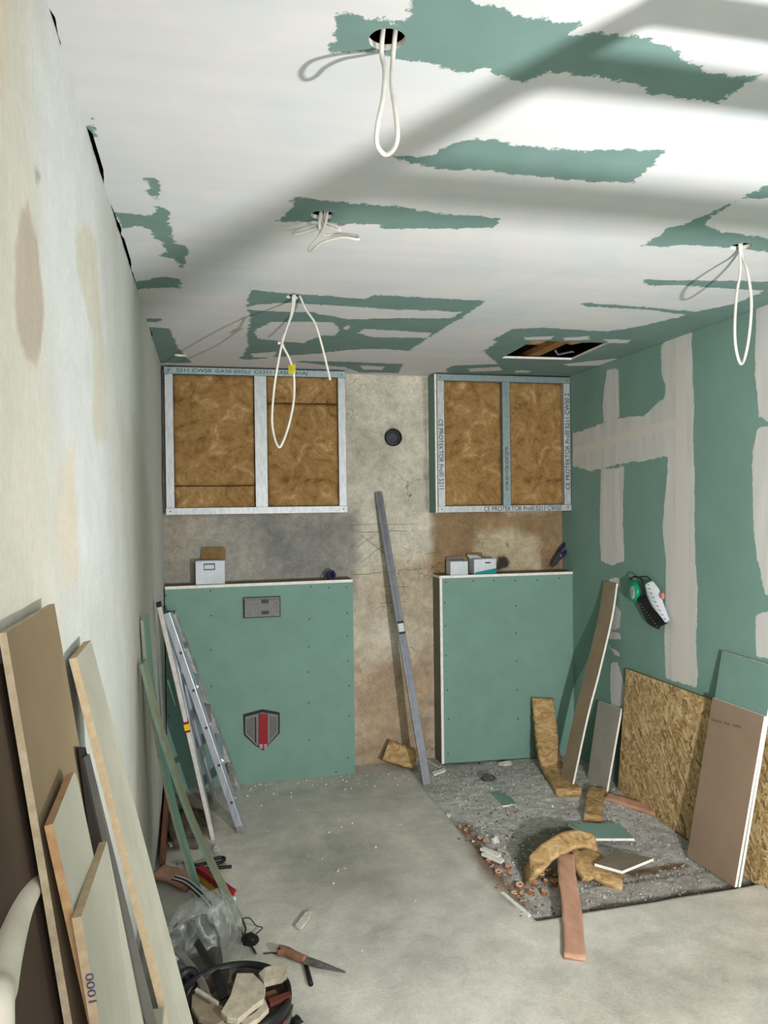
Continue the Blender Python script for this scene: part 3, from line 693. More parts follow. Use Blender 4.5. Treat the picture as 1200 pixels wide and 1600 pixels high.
# ------------------------------------------------------------------ hanging cables
def cable(label, strands, y, r=.0042, extra=None, grp=None):
    t = thing('electric_cable', label, 'cable', P(strands[0][0][0], strands[0][0][1], 1, y)-Vector((0, 0, .01)))
    for k, s in enumerate(strands):
        pts = []
        n = len(s)
        for i, q in enumerate(s):
            yy = y+.018*math.sin(i*1.3+k*2)*(0 < i < n-1); p = P(q[0], q[1], 1, yy)
            if i == 0 or (i == n-1 and q[1] < s[0][1]+25): p.z = H+.03
            pts.append(p)
        MB().tube(cat_pts(pts, 7), r, 10).build('loop' if k == 0 else 'strand', CABLE, t, True)
    return t
cable('thick white cable hanging in one long narrow loop from the front ceiling hole', [[(600,56),(596,82),(601,110),(598,155),(590,195),(589,225),(601,241),(614,234),(621,214),(618,175),(612,130),(614,90),(619,56)]], 1.372, .0046)
cable('short tangled white cable curled close under the ceiling at second hole', [[(500,333),(503,345),(498,355),(483,361),(462,367),(459,364),(475,357),(500,352),(530,360),(524,352),(508,346),(510,333)], [(513,333),(508,350),(498,370),(483,389),(489,391),(504,379),(535,371),(559,374),(555,368),(528,366),(506,367),(499,352),(503,333)]], 2.235, .0045)
t = cable('long white cable with yellow tape hanging before the left stud frame', [[(459,463),(455,490),(447,515),(441,536),(452,560),(459,585),(459,625),(451,665),(440,695),(434,697),(428,680),(425,655),(428,610),(434,570),(441,536),(449,510),(458,485),(462,463)], [(465,463),(477,482),(492,505),(503,540),(516,594)]], 3.124, .0048)
q = P(456, 578, 1, 3.124)
for k in range(6):
    MB().tube([q+Vector((-.013, -.004, -.016+.006*k)), q+Vector((0, -.014, -.013+.006*k)), q+Vector((.013, 0, -.010+.006*k)), q+Vector((0, .013, -.011+.006*k)), q+Vector((-.013, -.004, -.014+.006*k))], .0026, 6).build('yellow_tape', YEL, t)
q = P(434, 536, 1, 3.12); MB().tube([q, q+Vector((.018, .0, .001))], .006, 8).build('cut_end', CABLE, t)
cable('white cable loop hanging from the ceiling hole beside the right wall', [[(1155,384),(1157,420),(1151,460),(1148,510),(1150,545),(1157,568),(1164,558),(1171,520),(1174,470),(1168,425),(1160,400),(1158,384)]], 2.24, .0048)

# ------------------------------------------------------------------ things in the hatch opening
for k, (lab, pts, mt_) in enumerate([
    ('torn brown insulation roll lying inside the ceiling hatch', [(1.72, 3.95), (1.86, 4.02), (1.98, 3.90), (2.10, 4.0)], WOOL2)]):
    tag(ribbon([(x, y, H+.09) for x, y in pts], (0, 1, 0), (0, 1, 0), .16, .07, 24, 8, .02, seed=k).build('insulation_roll', mt_, None, True), lab, 'insulation')
tag(MB().box((1.86, 3.60, H+.02), (1.93, 4.4, H+.055)).build('timber_batten', mat('batten_wood', (150, 108, 62), (120, 84, 46), 10, .8, stretch=(6, 1, 6)), None, bevel=.003), 'brown timber batten crossing above the ceiling hatch', 'batten')
tag(MB().tube([(1.95, 4.05, H+.02), (2.0, 4.12, H+.012), (2.06, 4.06, H+.02), (2.1, 4.12, H+.03)], .006, 8).build('conduit', ALUG, None, True), 'thin grey flexible conduit inside the ceiling hatch', 'conduit')

# ------------------------------------------------------------------ on the shelves
def zt(x): return 1.2145
t = thing('open_carton', 'white carton with a hand hole and raised brown lid on the left shelf', 'box', (P(332, 908, 1, 4.75).x, 4.80, 1.2160))
a = P(306, 907, 1, 4.75); b = P(351, 876, 1, 4.75); D = .10; zz = 1.2160; zt_ = b.z
mb = MB(); th = .003; hx0 = P(318, 0+880, 1, 4.75).x; hx1 = P(336, 880, 1, 4.75).x; hz0 = P(325, 891, 1, 4.75).z; hz1 = P(325, 880, 1, 4.75).z
for bx in (((a.x, 4.75, zz), (hx0, 4.753, zt_)), ((hx1, 4.75, zz), (b.x, 4.753, zt_)), ((hx0, 4.75, zz), (hx1, 4.753, hz0)), ((hx0, 4.75, hz1), (hx1, 4.753, zt_)),
           ((a.x, 4.753, zz), (a.x+th, 4.75+D, zt_)), ((b.x-th, 4.753, zz), (b.x, 4.75+D, zt_)), ((a.x, 4.75+D-th, zz), (b.x, 4.75+D, zt_)), ((a.x, 4.753, zz), (b.x, 4.75+D, zz+th))): mb.box(*bx)
mb.build('carton_body', WHITE, t)
MB().prism([(a.x+.03, 4.85, zt_), (b.x+.01, 4.85, zt_), (b.x+.008, 4.865, zt_+.07), (b.x-.01, 4.868, zt_+.08), (a.x+.035, 4.868, zt_+.078)], (0, .003, 0)).build('lid_flap', CARD, t)
MB().box((hx0+.005, 4.77, hz0+.005), (hx1-.005, 4.79, hz1-.012)).build('inner_pack', WHITE, t)
MB().box((b.x, 4.76, zz+.03), (b.x+.0006, 4.79, zz+.034)).build('ink_mark', BLUE, t)
t = thing('tape_roll', 'small dark blue roll of tape near the right end of the left shelf', 'tape', P(515, 902, 1, 4.79))
c = Vector((P(517, 893, 1, 4.79).x, 4.79, 1.2135+.030))
V, Fc = lathe([(.018, -.012), (.030, -.012), (.030, .012), (.018, .012), (.018, -.012)], c, 28, Matrix.Rotation(math.radians(80), 3, 'X') @ Matrix.Rotation(.5, 3, 'Y')); obj('roll', V, Fc, mat('navy_tape', (52, 56, 84), (36, 38, 60), 30, .4, bp=0), t, False)
MB().tube([c+Vector((-.02, 0, .012)), c+Vector((-.035, 0, -.01)), c+Vector((-.05, 0, -.027))], .004, 8).build('loose_end', DGREY, t)
t = thing('small_carton', 'small plain pale blue-white carton on right shelf, left of teal one', 'box', (P(716, 895, 1, 4.745).x, 4.79, 1.2195))
a = P(704, 895, 1, 4.745); b = P(731, 877, 1, 4.745)
mb = MB(); zz = 1.2205
for bx in (((a.x, 4.745, zz), (b.x, 4.747, b.z)), ((a.x, 4.747, zz), (a.x+.002, 4.84, b.z)), ((b.x-.002, 4.747, zz), (b.x, 4.84, b.z)), ((a.x, 4.838, zz), (b.x, 4.84, b.z)), ((a.x, 4.747, zz), (b.x, 4.84, zz+.002))): mb.box(*bx)
mb.build('carton_body', WHITE, t)
MB().prism([(a.x, 4.84, b.z), (b.x, 4.84, b.z), (b.x-.02, 4.855, b.z+.032), (a.x+.005, 4.855, b.z+.025)], (0, .002, 0)).build('lid_flap', mat('grey_card', (120, 112, 100), (108, 100, 90), 12), t)
t = thing('teal_carton', 'white and teal carton with its brown and white lid open, right shelf', 'box', (P(757, 893, 1, 4.745).x, 4.79, 1.2195))
a = P(741, 894, 1, 4.745); b = P(775, 873, 1, 4.745); zm_ = a.z
mb = MB()
for bx in (((a.x, 4.745, zz), (b.x, 4.747, b.z)), ((a.x, 4.747, zz), (a.x+.002, 4.85, b.z)), ((b.x-.002, 4.747, zz), (b.x, 4.85, b.z)), ((a.x, 4.848, zz), (b.x, 4.85, b.z)), ((a.x, 4.747, zz), (b.x, 4.85, zz+.002))): mb.box(*bx)
mb.build('carton_body', WHITE, t)
MB().prism([(a.x+.002, 4.7448, zz), (b.x, 4.7448, zz), (b.x, 4.7448, zz+.036), (a.x+.002, 4.7448, zz+.012)], (0, -.0006, 0)).build('teal_band', TEAL, t)
MB().box((a.x+.075, 4.7442, b.z-.028), (a.x+.115, 4.7448, b.z-.02)).build('print_mark', INK, t)
MB().prism([(a.x-.01, 4.80, b.z+.001), (a.x+.08, 4.80, b.z+.001), (a.x+.05, 4.83, b.z+.022), (a.x-.02, 4.83, b.z+.025)], (0, .002, .001)).build('white_flap', WHITE, t)
MB().prism([(a.x-.01, 4.85, b.z), (a.x+.10, 4.85, b.z), (a.x+.10, 4.868, b.z+.035), (a.x-.01, 4.868, b.z+.04)], (0, .002, 0)).build('lid_flap', CARD, t)
# tin snips leaning against the wall
t = thing('tin_snips', 'black tin snips with navy blue grips leaning on the wall at right shelf end', 'snips', P(861, 889, 1, 4.80))
def sp(pts, y): return [P(x, z, 1, y) for x, z in pts]
MB().prism(sp([(861,889),(864,877),(872,864),(878,862),(878,870),(871,882)], 4.80), (0, .005, 0)).build('blade', DGREY, t, bevel=.0012)
MB().prism(sp([(863,888),(868,880),(877,874),(882,866),(877,862),(868,872)], 4.806), (0, .005, 0)).build('blade', BLACK, t, bevel=.0012)
for pts in ([(874,872),(874,862),(881,852),(888,843),(891,841)], [(877,872),(883,864),(889,856),(895,849),(898,847)]):
    q = cat_pts([P(x, z, 1, 4.805+.05*(872-z)/30) for x, z in pts], 4); n = len(q)
    MB().tube(q, [.006+.005*min(1, k/4)*(1 if k < n-1 else .6) for k in range(n)], 10).build('grip', BLUE, t, True)
V, Fc = lathe([(0, 0), (.009, 0), (.008, .005), (0, .006)], P(876, 868, 1, 4.797), 14, Rx); obj('pivot_bolt', V, Fc, STEEL, t)

# ------------------------------------------------------------------ straightedge leaning on the back wall
def bar(a, b, wv, dv, w_, d_, mb=None, i=0):
    a = Vector(a); b = Vector(b); ax = (b-a).normalized(); W = (Vector(wv)-ax*Vector(wv).dot(ax)).normalized(); D_ = ax.cross(W)
    mb = mb or MB(); V = [p+W*s*w_/2+D_*q*d_/2 for p in (a, b) for s, q in ((-1, -1), (1, -1), (1, 1), (-1, 1))]
    return mb.add(V, [(3, 2, 1, 0), (4, 5, 6, 7), (0, 1, 5, 4), (1, 2, 6, 5), (2, 3, 7, 6), (3, 0, 4, 7)], i)
t = thing('straightedge', 'long grey aluminium straightedge with vial leaning on the bare back wall', 'straightedge', (1.266, 4.42, 0))
A = P(591, 770, 1, 4.865); B = P(667, 1226, 2, .0); B.z = .003
bar(A, B, (1, 0, 0), None, .050, .018).build('bar', ALUG, t, bevel=.002)
ax = (B-A).normalized(); side = Vector((1, 0, 0)); nrm = ax.cross(side).normalized()
if nrm.y > 0: nrm = -nrm
m_ = MB(); bar(A+nrm*.0095, B+nrm*.0095, (1, 0, 0), None, .014, .002, m_); m_.build('ridge', mat('alu_dark', (112, 114, 118), (98, 100, 104), 30, .45, .5), t)
q = A+(B-A)*((990-770)/456.0)+nrm*.011
bar(q-ax*.026, q+ax*.026, (1, 0, 0), None, .034, .006).build('vial', WHITE, t)
bar(q-ax*.040, q-ax*.026, (1, 0, 0), None, .04, .009).build('vial_end', BLACK, t); bar(q+ax*.026, q+ax*.040, (1, 0, 0), None, .04, .009).build('vial_end', BLACK, t)
bar(A-ax*.004, A+ax*.012, (1, 0, 0), None, .042, .020).build('end_cap', GPOLY, t)

# ------------------------------------------------------------------ folded stepladder, spirit level and strips on the left
t = thing('stepladder', 'plaster-splashed aluminium stepladder half folded in the back left corner', 'ladder', (.1, 4.25, 0))
R1 = (Vector((.159, 4.045, 0)), P(262, 957, 1, 4.12)); R2 = (P(369, 1232, 2, 0), P(267, 957, 1, 4.5)); R2[0].z = 0
R3 = (Vector((.0, 4.14, 0)), P(262, 965, 1, 4.14)); R4 = (Vector((.03, 4.5, 0)), P(262, 970, 1, 4.48))
bar(*R1, (.2, 1, 0), None, .062, .036).build('front_rail', ALU, t, bevel=.003)
bar(*R2, (.2, 1, 0), None, .062, .052).build('front_rail', mat('splashed_alu', (190, 194, 200), (150, 142, 130), 16, .5, .3, bp=.1), t, bevel=.003)
for a, b in (R3, R4): bar(a, b, (.2, 1, 0), None, .04, .02).build('rear_leg', ALU, t, bevel=.003)
for k in range(5):
    f = .14+.17*k; a = R1[0].lerp(R1[1], f); b = R2[0].lerp(R2[1], f)
    bar(a, b, (1, 0, -.6), None, .036, .05).build('tread', ALU if k % 2 else mat('dirty_tread', (176, 172, 166), (130, 124, 116), 24, .7), t, bevel=.003)
    bar(a+Vector((.0, -.034, 0)), a+Vector((.0, -.030, 0)), (1, 0, 0), None, .012, .012).build('rivet', DGREY, t)
for k in range(2):
    f = .25+.45*k; bar(R3[0].lerp(R3[1], f), R4[0].lerp(R4[1], f), (0, 0, 1), None, .03, .012).build('cross_bar', ALU, t, bevel=.002)
for a in (R1, R2): bar(a[0], a[0].lerp(a[1], .03), (.2, 1, 0), None, .07, .034).build('rubber_foot', GPOLY, t, bevel=.003)
bar(R1[1], R2[1], (1, 0, .0), None, .045, .02).build('top_cap', DGREY, t, bevel=.004)

t = thing('spirit_level', 'long white spirit level with yellow vial leaning on left wall by stepladder', 'spirit level', (.013, 3.988, 0))
A = Vector((XL+.022, 3.80, 1.222)); B = Vector((.013, 3.988, 0))
bar(A, B, (0, 1, 0), None, .042, .020).build('bar', mat('white_alu', (206, 200, 194), (180, 172, 164), 20, .55, .1), t, bevel=.002)
ax = (B-A).normalized(); q = A+ax*(1.25*.505); N = Vector((1, 0, 0)); N = (N-ax*N.dot(ax)).normalized(); W = ax.cross(N); 
q2 = q+N*.0
bar(q-ax*.028, q+ax*.028, (0, 1, 0), None, .046, .0235).build('vial_block', RED, t)
bar(q-ax*.016, q+ax*.016, (0, 1, 0), None, .049, .026).build('vial', mat('vial_yellow', (224, 190, 40), (210, 176, 30), 20, .3, bp=0), t)
bar(A-ax*.006, A+ax*.01, (0, 1, 0), None, .045, .023).build('end_cap', BLACK, t)

def strip(name, label, tops, path_px, width, th_, face, edge, grp=None, ylist=None):
    t = thing(name, label, 'board strip', tops)
    pts = path_px
    # plain sweep: face and edge materials
    pth = cat_pts(pts, 5); mb = MB(); n = len(pth); V = []
    for k, p in enumerate(pth):
        tt = (pth[min(k+1, n-1)]-pth[max(k-1, 0)]).normalized(); W = Vector((0.25, 1, 0)); W = (W-tt*W.dot(tt)).normalized(); N = tt.cross(W)
        V += [p-W*width/2-N*th_/2, p+W*width/2-N*th_/2, p+W*width/2+N*th_/2, p-W*width/2+N*th_/2]
    mb.V = V
    for k in range(n-1):
        for a in range(4):
            mb.F.append((4*k+a, 4*k+(a+1) % 4, 4*k+4+(a+1) % 4, 4*k+4+a)); mb.I.append(0 if a in (0, 2) else 1)
    mb.F += [(3, 2, 1, 0), (4*n-4, 4*n-3, 4*n-2, 4*n-1)]; mb.I += [1, 1]
    mb.build('board', [face, edge], t); return t
t_ = (-.2, 3.1, 0)
a = P(311, 1402, 2, 0)
strip('plasterboard_strip', 'narrow green plasterboard strip on left wall, taller, ending by the red-yellow level', (a.x, a.y, 0),
      [Vector((XL+.012, 3.06, 1.262)), Vector((-.215, 3.16, .93)), Vector((-.16, 3.28, .5)), Vector((a.x, a.y, .004))], .062, .0125, GREEN, mat('strip_edge', (168, 170, 150), (150, 150, 130), 20))
a = P(380, 1450, 2, 0)
strip('plasterboard_strip', 'narrow khaki plasterboard strip on left wall, shorter, foot beside the wire tangle', (a.x, a.y, 0),
      [Vector((XL+.014, 2.93, 1.117)), Vector((-.175, 2.98, .85)), Vector((-.06, 3.05, .45)), Vector((a.x, a.y, .004))], .045, .0125, mat('khaki_paper', (140, 142, 118), (126, 126, 104), 10), mat('strip_edge2', (128, 148, 130), (116, 134, 116), 20))

# ------------------------------------------------------------------ right side boards
t = thing('plasterboard_strip', 'tall narrow curved plasterboard strip with brown face leaning at back right corner', 'board strip', (2.06, 4.3, 0))
px = [(957,910),(946,965),(926,1050),(909,1115),(885,1212)]
pts = [P(x, y, 1, 4.215) for x, y in px]
for p in pts: p.x = min(p.x, XR-.010)
pts[-1].z = .0
pth = cat_pts(pts, 6); mb = MB(); n = len(pth)
for k, p in enumerate(pth):
    tt = (pth[min(k+1, n-1)]-pth[max(k-1, 0)]).normalized(); W = Vector((0, -1, 0)); N = tt.cross(W).normalized()
    mb.V += [p-W*.075-N*.006, p+W*.075-N*.006, p+W*.075+N*.006, p-W*.075+N*.006]
for k in range(n-1):
    for a in range(4): mb.F.append((4*k+a, 4*k+(a+1) % 4, 4*k+4+(a+1) % 4, 4*k+4+a)); mb.I.append(0 if a in (0, 2) else 1)
mb.F += [(3, 2, 1, 0), (4*n-4, 4*n-3, 4*n-2, 4*n-1)]; mb.I += [1, 1]
mb.build('board', [BACKP, GYPS], t)
t = sheet_board('plasterboard_offcut', [(2.262, 4.30, -.02), (2.262, 4.07, -.015), (2.372, 4.085, .465), (2.372, 4.355, .445)], (-.0125, 0, 0), GREYP, GYPS)
tag(t, 'short pale grey plasterboard offcut leaning on the right wall left of OSB sheet', 'board')
t = sheet_board('osb_sheet', [(2.352, 4.095, -.028), (2.352, 2.30, -.005), (2.378, 2.30, .725), (2.378, 4.03, .712)], (-.015, 0, 0), OSB, mat('osb_edge', (150, 118, 74), (110, 84, 50), 60, .9))
tag(t, 'large OSB sheet of coarse wood strands leaning on the right wall', 'osb board')
t = sheet_board('plasterboard_sheet', [(2.245, 3.245, -.02), (2.245, 2.905, -.004), (2.373, 2.825, .965), (2.373, 3.172, .969)], (-.0125, 0, 0), GREEN, GYPS)
tag(t, 'tall green plasterboard panel showing above the brown one at right edge', 'board')
b_ = thing('plasterboard_sheet', 'brown-backed plasterboard panel with thick white edge leaning before the OSB sheet', 'board', (2.22, 3.1, -.02))
A1 = [(2.229, 3.25, -.02), (2.229, 2.908, -.004), P(1198, 1119, 0, 2.328), P(1117, 1090, 0, 2.328)]
sheet_board('board', A1, (-.0125, 0, 0), BACKD, GYPS, b_)
# faint print line across the brown face
u1 = Vector(A1[3]).lerp(Vector(A1[0]), .14)+Vector((-.0128, 0, 0)); u2 = Vector(A1[2]).lerp(Vector(A1[1]), .10)+Vector((-.0128, 0, 0))
for k in range(14):
    if k in (5, 9): continue
    f = .06+.042*k; p = u1.lerp(u2, f); q = u1.lerp(u2, f+.03)
    MB().prism([p, q, q+Vector((0, 0, .010)), p+Vector((0, 0, .010 if k % 3 else .014))], (-.0004, 0, 0)).build('print_mark', mat('print_grey', (112, 98, 88), (104, 92, 82), 20), b_)

# ------------------------------------------------------------------ tool hung on the right wall
t = thing('hand_tool', 'green, black and white perforated tool hung on the right wall beside filler strip', 'tool', P(1010, 985, 0, XR-.02))
def rw(x, y, o=.0): return P(x, y, 0, XR-o)
V, Fc = lump((0, 0, 0), .05, 1, .55, 1.15, 1.25, 3, 0); c = rw(990, 924, .05); obj('green_dome', [v+c for v in V], Fc, GRN, t, True)
V, Fc = lump((0, 0, 0), .026, 1, .4, 1, 1.5, 3, 0); c2 = rw(988, 926, .075); obj('lens', [v+c2 for v in V], Fc, LENS, t, True)
def shell(px_l, px_r, o1, o2, nm, mt_):
    mb = MB(); L = cat_pts([rw(x, y, o1) for x, y in px_l], 5); R_ = cat_pts([rw(x, y, o2) for x, y in px_r], 5); n = len(L); nw = 5; V = []
    for k in range(n):
        for j in range(nw+1):
            f = j/nw; p = L[k].lerp(R_[k], f)+Vector((-.022*math.sin(math.pi*f), 0, 0)); V.append(p)
    for k in range(n):
        for j in range(nw+1): V.append(V[k*(nw+1)+j]+Vector((.004, 0, 0)))
    N = n*(nw+1); Fc = []
    for k in range(n-1):
        for j in range(nw):
            a = k*(nw+1)+j; Fc += [(a, a+1, a+nw+2, a+nw+1), (N+a, N+a+nw+1, N+a+nw+2, N+a+1)]
    for k in range(n-1):
        a = k*(nw+1); b2 = a+nw; Fc += [(a, a+nw+1, N+a+nw+1, N+a), (b2, N+b2, N+b2+nw+1, b2+nw+1)]
    for j in range(nw):
        a = j; b2 = (n-1)*(nw+1)+j; Fc += [(a, N+a, N+a+1, a+1), (b2, b2+1, N+b2+1, N+b2)]
    return obj(nm, V, Fc, mt_, t, True)
shell([(996,940),(1003,957),(1013,975),(1030,984)], [(1008,930),(1018,947),(1028,962),(1043,974)], .03, .045, 'black_shell', BLACK)
shell([(1009,917),(1011,932),(1021,951),(1043,973)], [(1019,907),(1030,922),(1035,940),(1046,970)], .04, .02, 'white_perforated_shell', WHITE)
for k in range(9):
    f = k/8; q = rw(1014+26*f**1.2, 914+54*f, .060); MB().tube([q, q+Vector((0, .012, .002))], .0022, 5).build('slot', DGREY, t)
    q = rw(1001+26*f, 944+34*f, .062); MB().tube([q, q+Vector((0, .010, -.004))], .0018, 5).build('rib', GPOLY, t)
MB().tube(cat_pts([rw(984, 905, .03), rw(992, 901, .05), rw(1002, 905, .05), rw(1006, 918, .045), rw(1006, 932, .04)], 5), .005, 8).build('strap', BLACK, t, True)
MB().tube(cat_pts([rw(1000, 902, .01), rw(1013, 902, .01), rw(1020, 912, .02)], 5), .003, 8).build('cord', DGREY, t, True)
V, Fc = lump(rw(1035, 931, .03), .014, 2, .8, 1, 1.4, 2, .1); obj('red_tag', V, Fc, mat('pink_label', (214, 150, 150), (190, 60, 60), 120, .6), t, True)

# ------------------------------------------------------------------ insulation, boards and clay rubble in the bay
def on_floor(x, y, h=.0, z=-.03): p = P(x, y, 2, z); p.z = fz(p.x, p.y)+h; return p
# bent batt leaning on the right boxing
tp = P(847, 1092, 1, 4.70); f1 = on_floor(862, 1212, .022); f2 = on_floor(889, 1250, .022)
o = ribbon([tp, tp.lerp(f1, .5)+Vector((0, .015, -.0)), f1+Vector((0, .03, .05)), f1+Vector((0, -.03, .002)), f2], (1, .0, 0), (.93, .25, 0), .145, .042, 32, 8, .006).build('insulation_strip', WOOL2, None, True)
tag(o, 'brown insulation strip leaning on the right boxing and bent along the floor', 'insulation')
o = ribbon([on_floor(932, 1243, .02), on_floor(929, 1262, .02), on_floor(926, 1288, .02)], (1, 0, 0), (1, -.1, 0), .095, .035, 14, 6, .006, seed=4).build('insulation_strip', WOOL2, None, True)
tag(o, 'short brown insulation scrap on rubble just behind the green offcut', 'insulation')
o = ribbon([P(603, 1172, 1, 4.80), P(625, 1180, 1, 4.76), P(650, 1187, 1, 4.72)], (.1, .5, .9), (.1, .7, .5), .13, .04, 14, 6, .008, seed=9).build('insulation_strip', WOOL2, None, True)
tag(o, 'brown insulation scrap at the foot of the bare wall behind straightedge', 'insulation')
# arch of insulation
pp = [on_floor(822, 1376, .02), P(835, 1355, 2, .06), P(856, 1332, 2, .10), P(880, 1318, 2, .125), P(905, 1311, 2, .12), P(930, 1318, 2, .09)]
o = ribbon(pp, (.3, 1, .55), (.3, 1, .55), .085, .022, 30, 7, .006, seed=2).build('insulation_strip', WOOL2, None, True)
tag(o, 'arched brown insulation strip propped over the salmon board in the bay', 'insulation')
pp = [P(905, 1333, 2, .03), P(925, 1348, 2, .022), P(946, 1362, 2, .008), P(972, 1372, 2, -.01)]
o = ribbon(pp, (1, .9, .0), (1, .7, 0), .17, .030, 20, 8, .007, seed=6, taper=lambda f: .8+.3*f).build('insulation_pad', WOOL2, None, True)
tag(o, 'thick crumpled brown insulation pad lying under the grey-brown square offcut', 'insulation')
o = ribbon([P(900, 1330, 2, .05), P(905, 1352, 2, .03), P(918, 1375, 2, .0)], (.7, .7, 0), (.7, .7, 0), .05, .03, 12, 5, .006, seed=8).build('insulation_strip', WOOL2, None, True)
tag(o, 'small folded insulation scrap wedged right of the salmon board', 'insulation')
# salmon boards
pp = [P(884, 1334, 2, .055), P(886, 1370, 2, .035), P(893, 1420, 2, .012), P(898, 1498, 2, .008)]
pp[-1].z = .008; pp[-2].z = .012
o = ribbon(pp, (1, -.05, 0), (1, -.0, 0), .078, .013, 26, 6, .004, seed=3).build('foam_board_strip', PINKW, None, True)
tag(o, 'long salmon board strip reaching from the bay out over the smooth screed', 'board strip')
o = ribbon([on_floor(948, 1251, .012), on_floor(985, 1262, .012), on_floor(1034, 1277, .012)], (.3, 1, .1), (.3, 1, .1), .075, .02, 16, 5, .005, seed=5).build('foam_board_strip', PINKW, None, True)
tag(o, 'salmon board strip lying on rubble at the foot of the OSB sheet', 'board strip')
# offcuts
def flat(px, h, th_, name, label, face, dz=(0, 0, 0, 0), cat='board'):
    pts = [P(x, y, 2, h-.03+d) for (x, y), d in zip(px, dz)]
    o = sheet_board(name, pts, (0, 0, -th_), face, GYPS); return tag(o, label, cat)
flat([(888,1287),(968,1286),(991,1310),(930,1310)], .045, .0125, 'plasterboard_offcut', 'green plasterboard offcut with a white edge lying in the rubble bay', GREEN, (.012, .01, 0, 0))
flat([(929,1349),(962,1329),(1021,1341),(972,1361)], .085, .0125, 'plasterboard_offcut', 'grey-brown square plasterboard offcut resting on the insulation pad', mat('greybrown_paper', (116, 106, 90), (104, 96, 82), 8), (.0, .012, .02, .0))
flat([(764,1238),(788,1235),(808,1256),(785,1259)], .02, .0125, 'plasterboard_offcut', 'small green plasterboard offcut lying before the right boxing', GREEN, (.01, .0, 0, 0))
flat([(750,1325),(757,1323),(783,1334),(777,1338)], .035, .0125, 'plasterboard_shard', 'white plaster shard at bay edge, upper of the two', GYPS, cat='shard')
flat([(752,1333),(758,1331),(788,1342),(782,1346)], .03, .0125, 'plasterboard_shard', 'white plaster shard at bay edge, lower of the two', GYPS, cat='shard')
flat([(782,1394),(787,1393),(830,1429),(825,1431)], .034, .010, 'plasterboard_shard', 'long thin white plaster shard along the bay corner edge', GYPS, cat='shard')
flat([(672,1180),(690,1192),(688,1199),(664,1184)], .035, .0125, 'plasterboard_shard', 'grey plasterboard piece at foot of right boxing by straightedge', GREYP, cat='shard')
flat([(674,1206),(694,1200),(697,1203),(678,1210)], .035, .0125, 'plasterboard_shard', 'white plaster sliver beside the foot of the straightedge', GYPS, cat='shard')
def chunk(name, label, cat, c, r, seed, s, material, sub=2, rough=.4):
    V, Fc = lump(c, r, seed, *s, sub, rough); return tag(obj(name, V, Fc, material, None, False), label, cat)
c = on_floor(762, 1226, .015); chunk('mortar_lump', 'dark grey mortar lump before the right boxing', 'rubble', c, .035, 3, (1.2, .8, .7), mat('dark_lump', (84, 84, 84), (60, 60, 62), 50, .95, bp=.6))
c = on_floor(790, 1201, .008); chunk('plaster_lump', 'white plaster lump against the right boxing foot', 'rubble', c, .04, 5, (1.3, .6, .4), CRUMB)
c = on_floor(774, 1318, .012); chunk('plaster_lump', 'white rounded pebble beside the clay rubble', 'rubble', c, .02, 8, (1.1, 1, .9), CRUMB)
c = on_floor(700, 1281, .008); chunk('plaster_lump', 'small pale chip on the left edge of bay', 'rubble', c, .014, 9, (1.1, 1, .7), CRUMB)
# broken clay rings
def clay(px, s, seed):
    c = on_floor(*px, .012); t_ = thing('clay_brick_chip', None, 'brick chip', c, None)
    R3_ = Matrix.Rotation(rnd.uniform(0, 3), 3, 'Z') @ Matrix.Rotation(rnd.uniform(-.5, .5), 3, 'X')
    prof = [(.45, -.5), (1.0, -.6), (1.08, 0), (1.0, .45), (.78, .6), (.45, .55), (.36, .2), (.38, -.3), (.45, -.5)]
    def mk(pr, nm, mt_):
        V, Fc = lathe([(r*s, z*s) for r, z in pr], (0, 0, 0), 14); V2 = []
        for v in V:
            k = 1+.35*mnoise.noise(v*60+Vector((seed, 0, 0))); V2.append(R3_ @ (v*k)+c)
        return obj(nm, V2, [f for f in Fc if len(f) == 4], mt_, t_, False)
    mk(prof, 'clay_ring', TERRA); mk([(.42, .57), (.5, .62), (.78, .66), (.98, .5), (.9, .44), (.42, .5)], 'dusty_top', PINKT)
    return t_
CL = [(718,1300,.013),(728,1305,.011),(733,1298,.009),(750,1316,.012),(757,1322,.011),(763,1350,.013),(768,1360,.011),(783,1352,.012),(793,1358,.014),(779,1376,.017),(790,1388,.011),(812,1387,.018),(803,1405,.016),(815,1398,.010),(829,1396,.014),(837,1384,.014),(850,1396,.015),(846,1370,.014),(858,1365,.015),(868,1372,.013),(866,1380,.016),(852,1378,.010),(917,1376,.013),(909,1372,.010),(797,1370,.009),(815,1410,.009)]
ORD = ['topmost', 'second', 'third', 'fourth', 'fifth', 'sixth', 'seventh', 'eighth', 'ninth', 'lowest']
zones = {'in the run along the bay edge above the white shards': [], 'in the run beside and below the white shards': [], 'in the cluster left of the salmon board': [], 'under the insulation arch against the salmon board': [], 'right of the salmon board': []}
for c_ in CL:
    x, y, r_ = c_
    z_ = 0 if y < 1325 and x < 760 else 4 if x > 900 else 3 if x > 840 else 1 if x < 800 else 2
    zones[list(zones)[z_]].append(c_)
k = 0
for zn, lst in zones.items():
    lst.sort(key=lambda c_: c_[1])
    for i_, (x, y, r_) in enumerate(lst):
        t_ = clay((x, y), r_, k*7.3); k += 1
        t_['group'] = 'broken clay chips along the bay edge'; t_['category'] = 'brick chip'
        t_['label'] = ('tiny' if r_ < .0115 else 'small')+' orange clay chip, '+ORD[i_ if i_ < len(lst)-1 else 9]+' '+zn
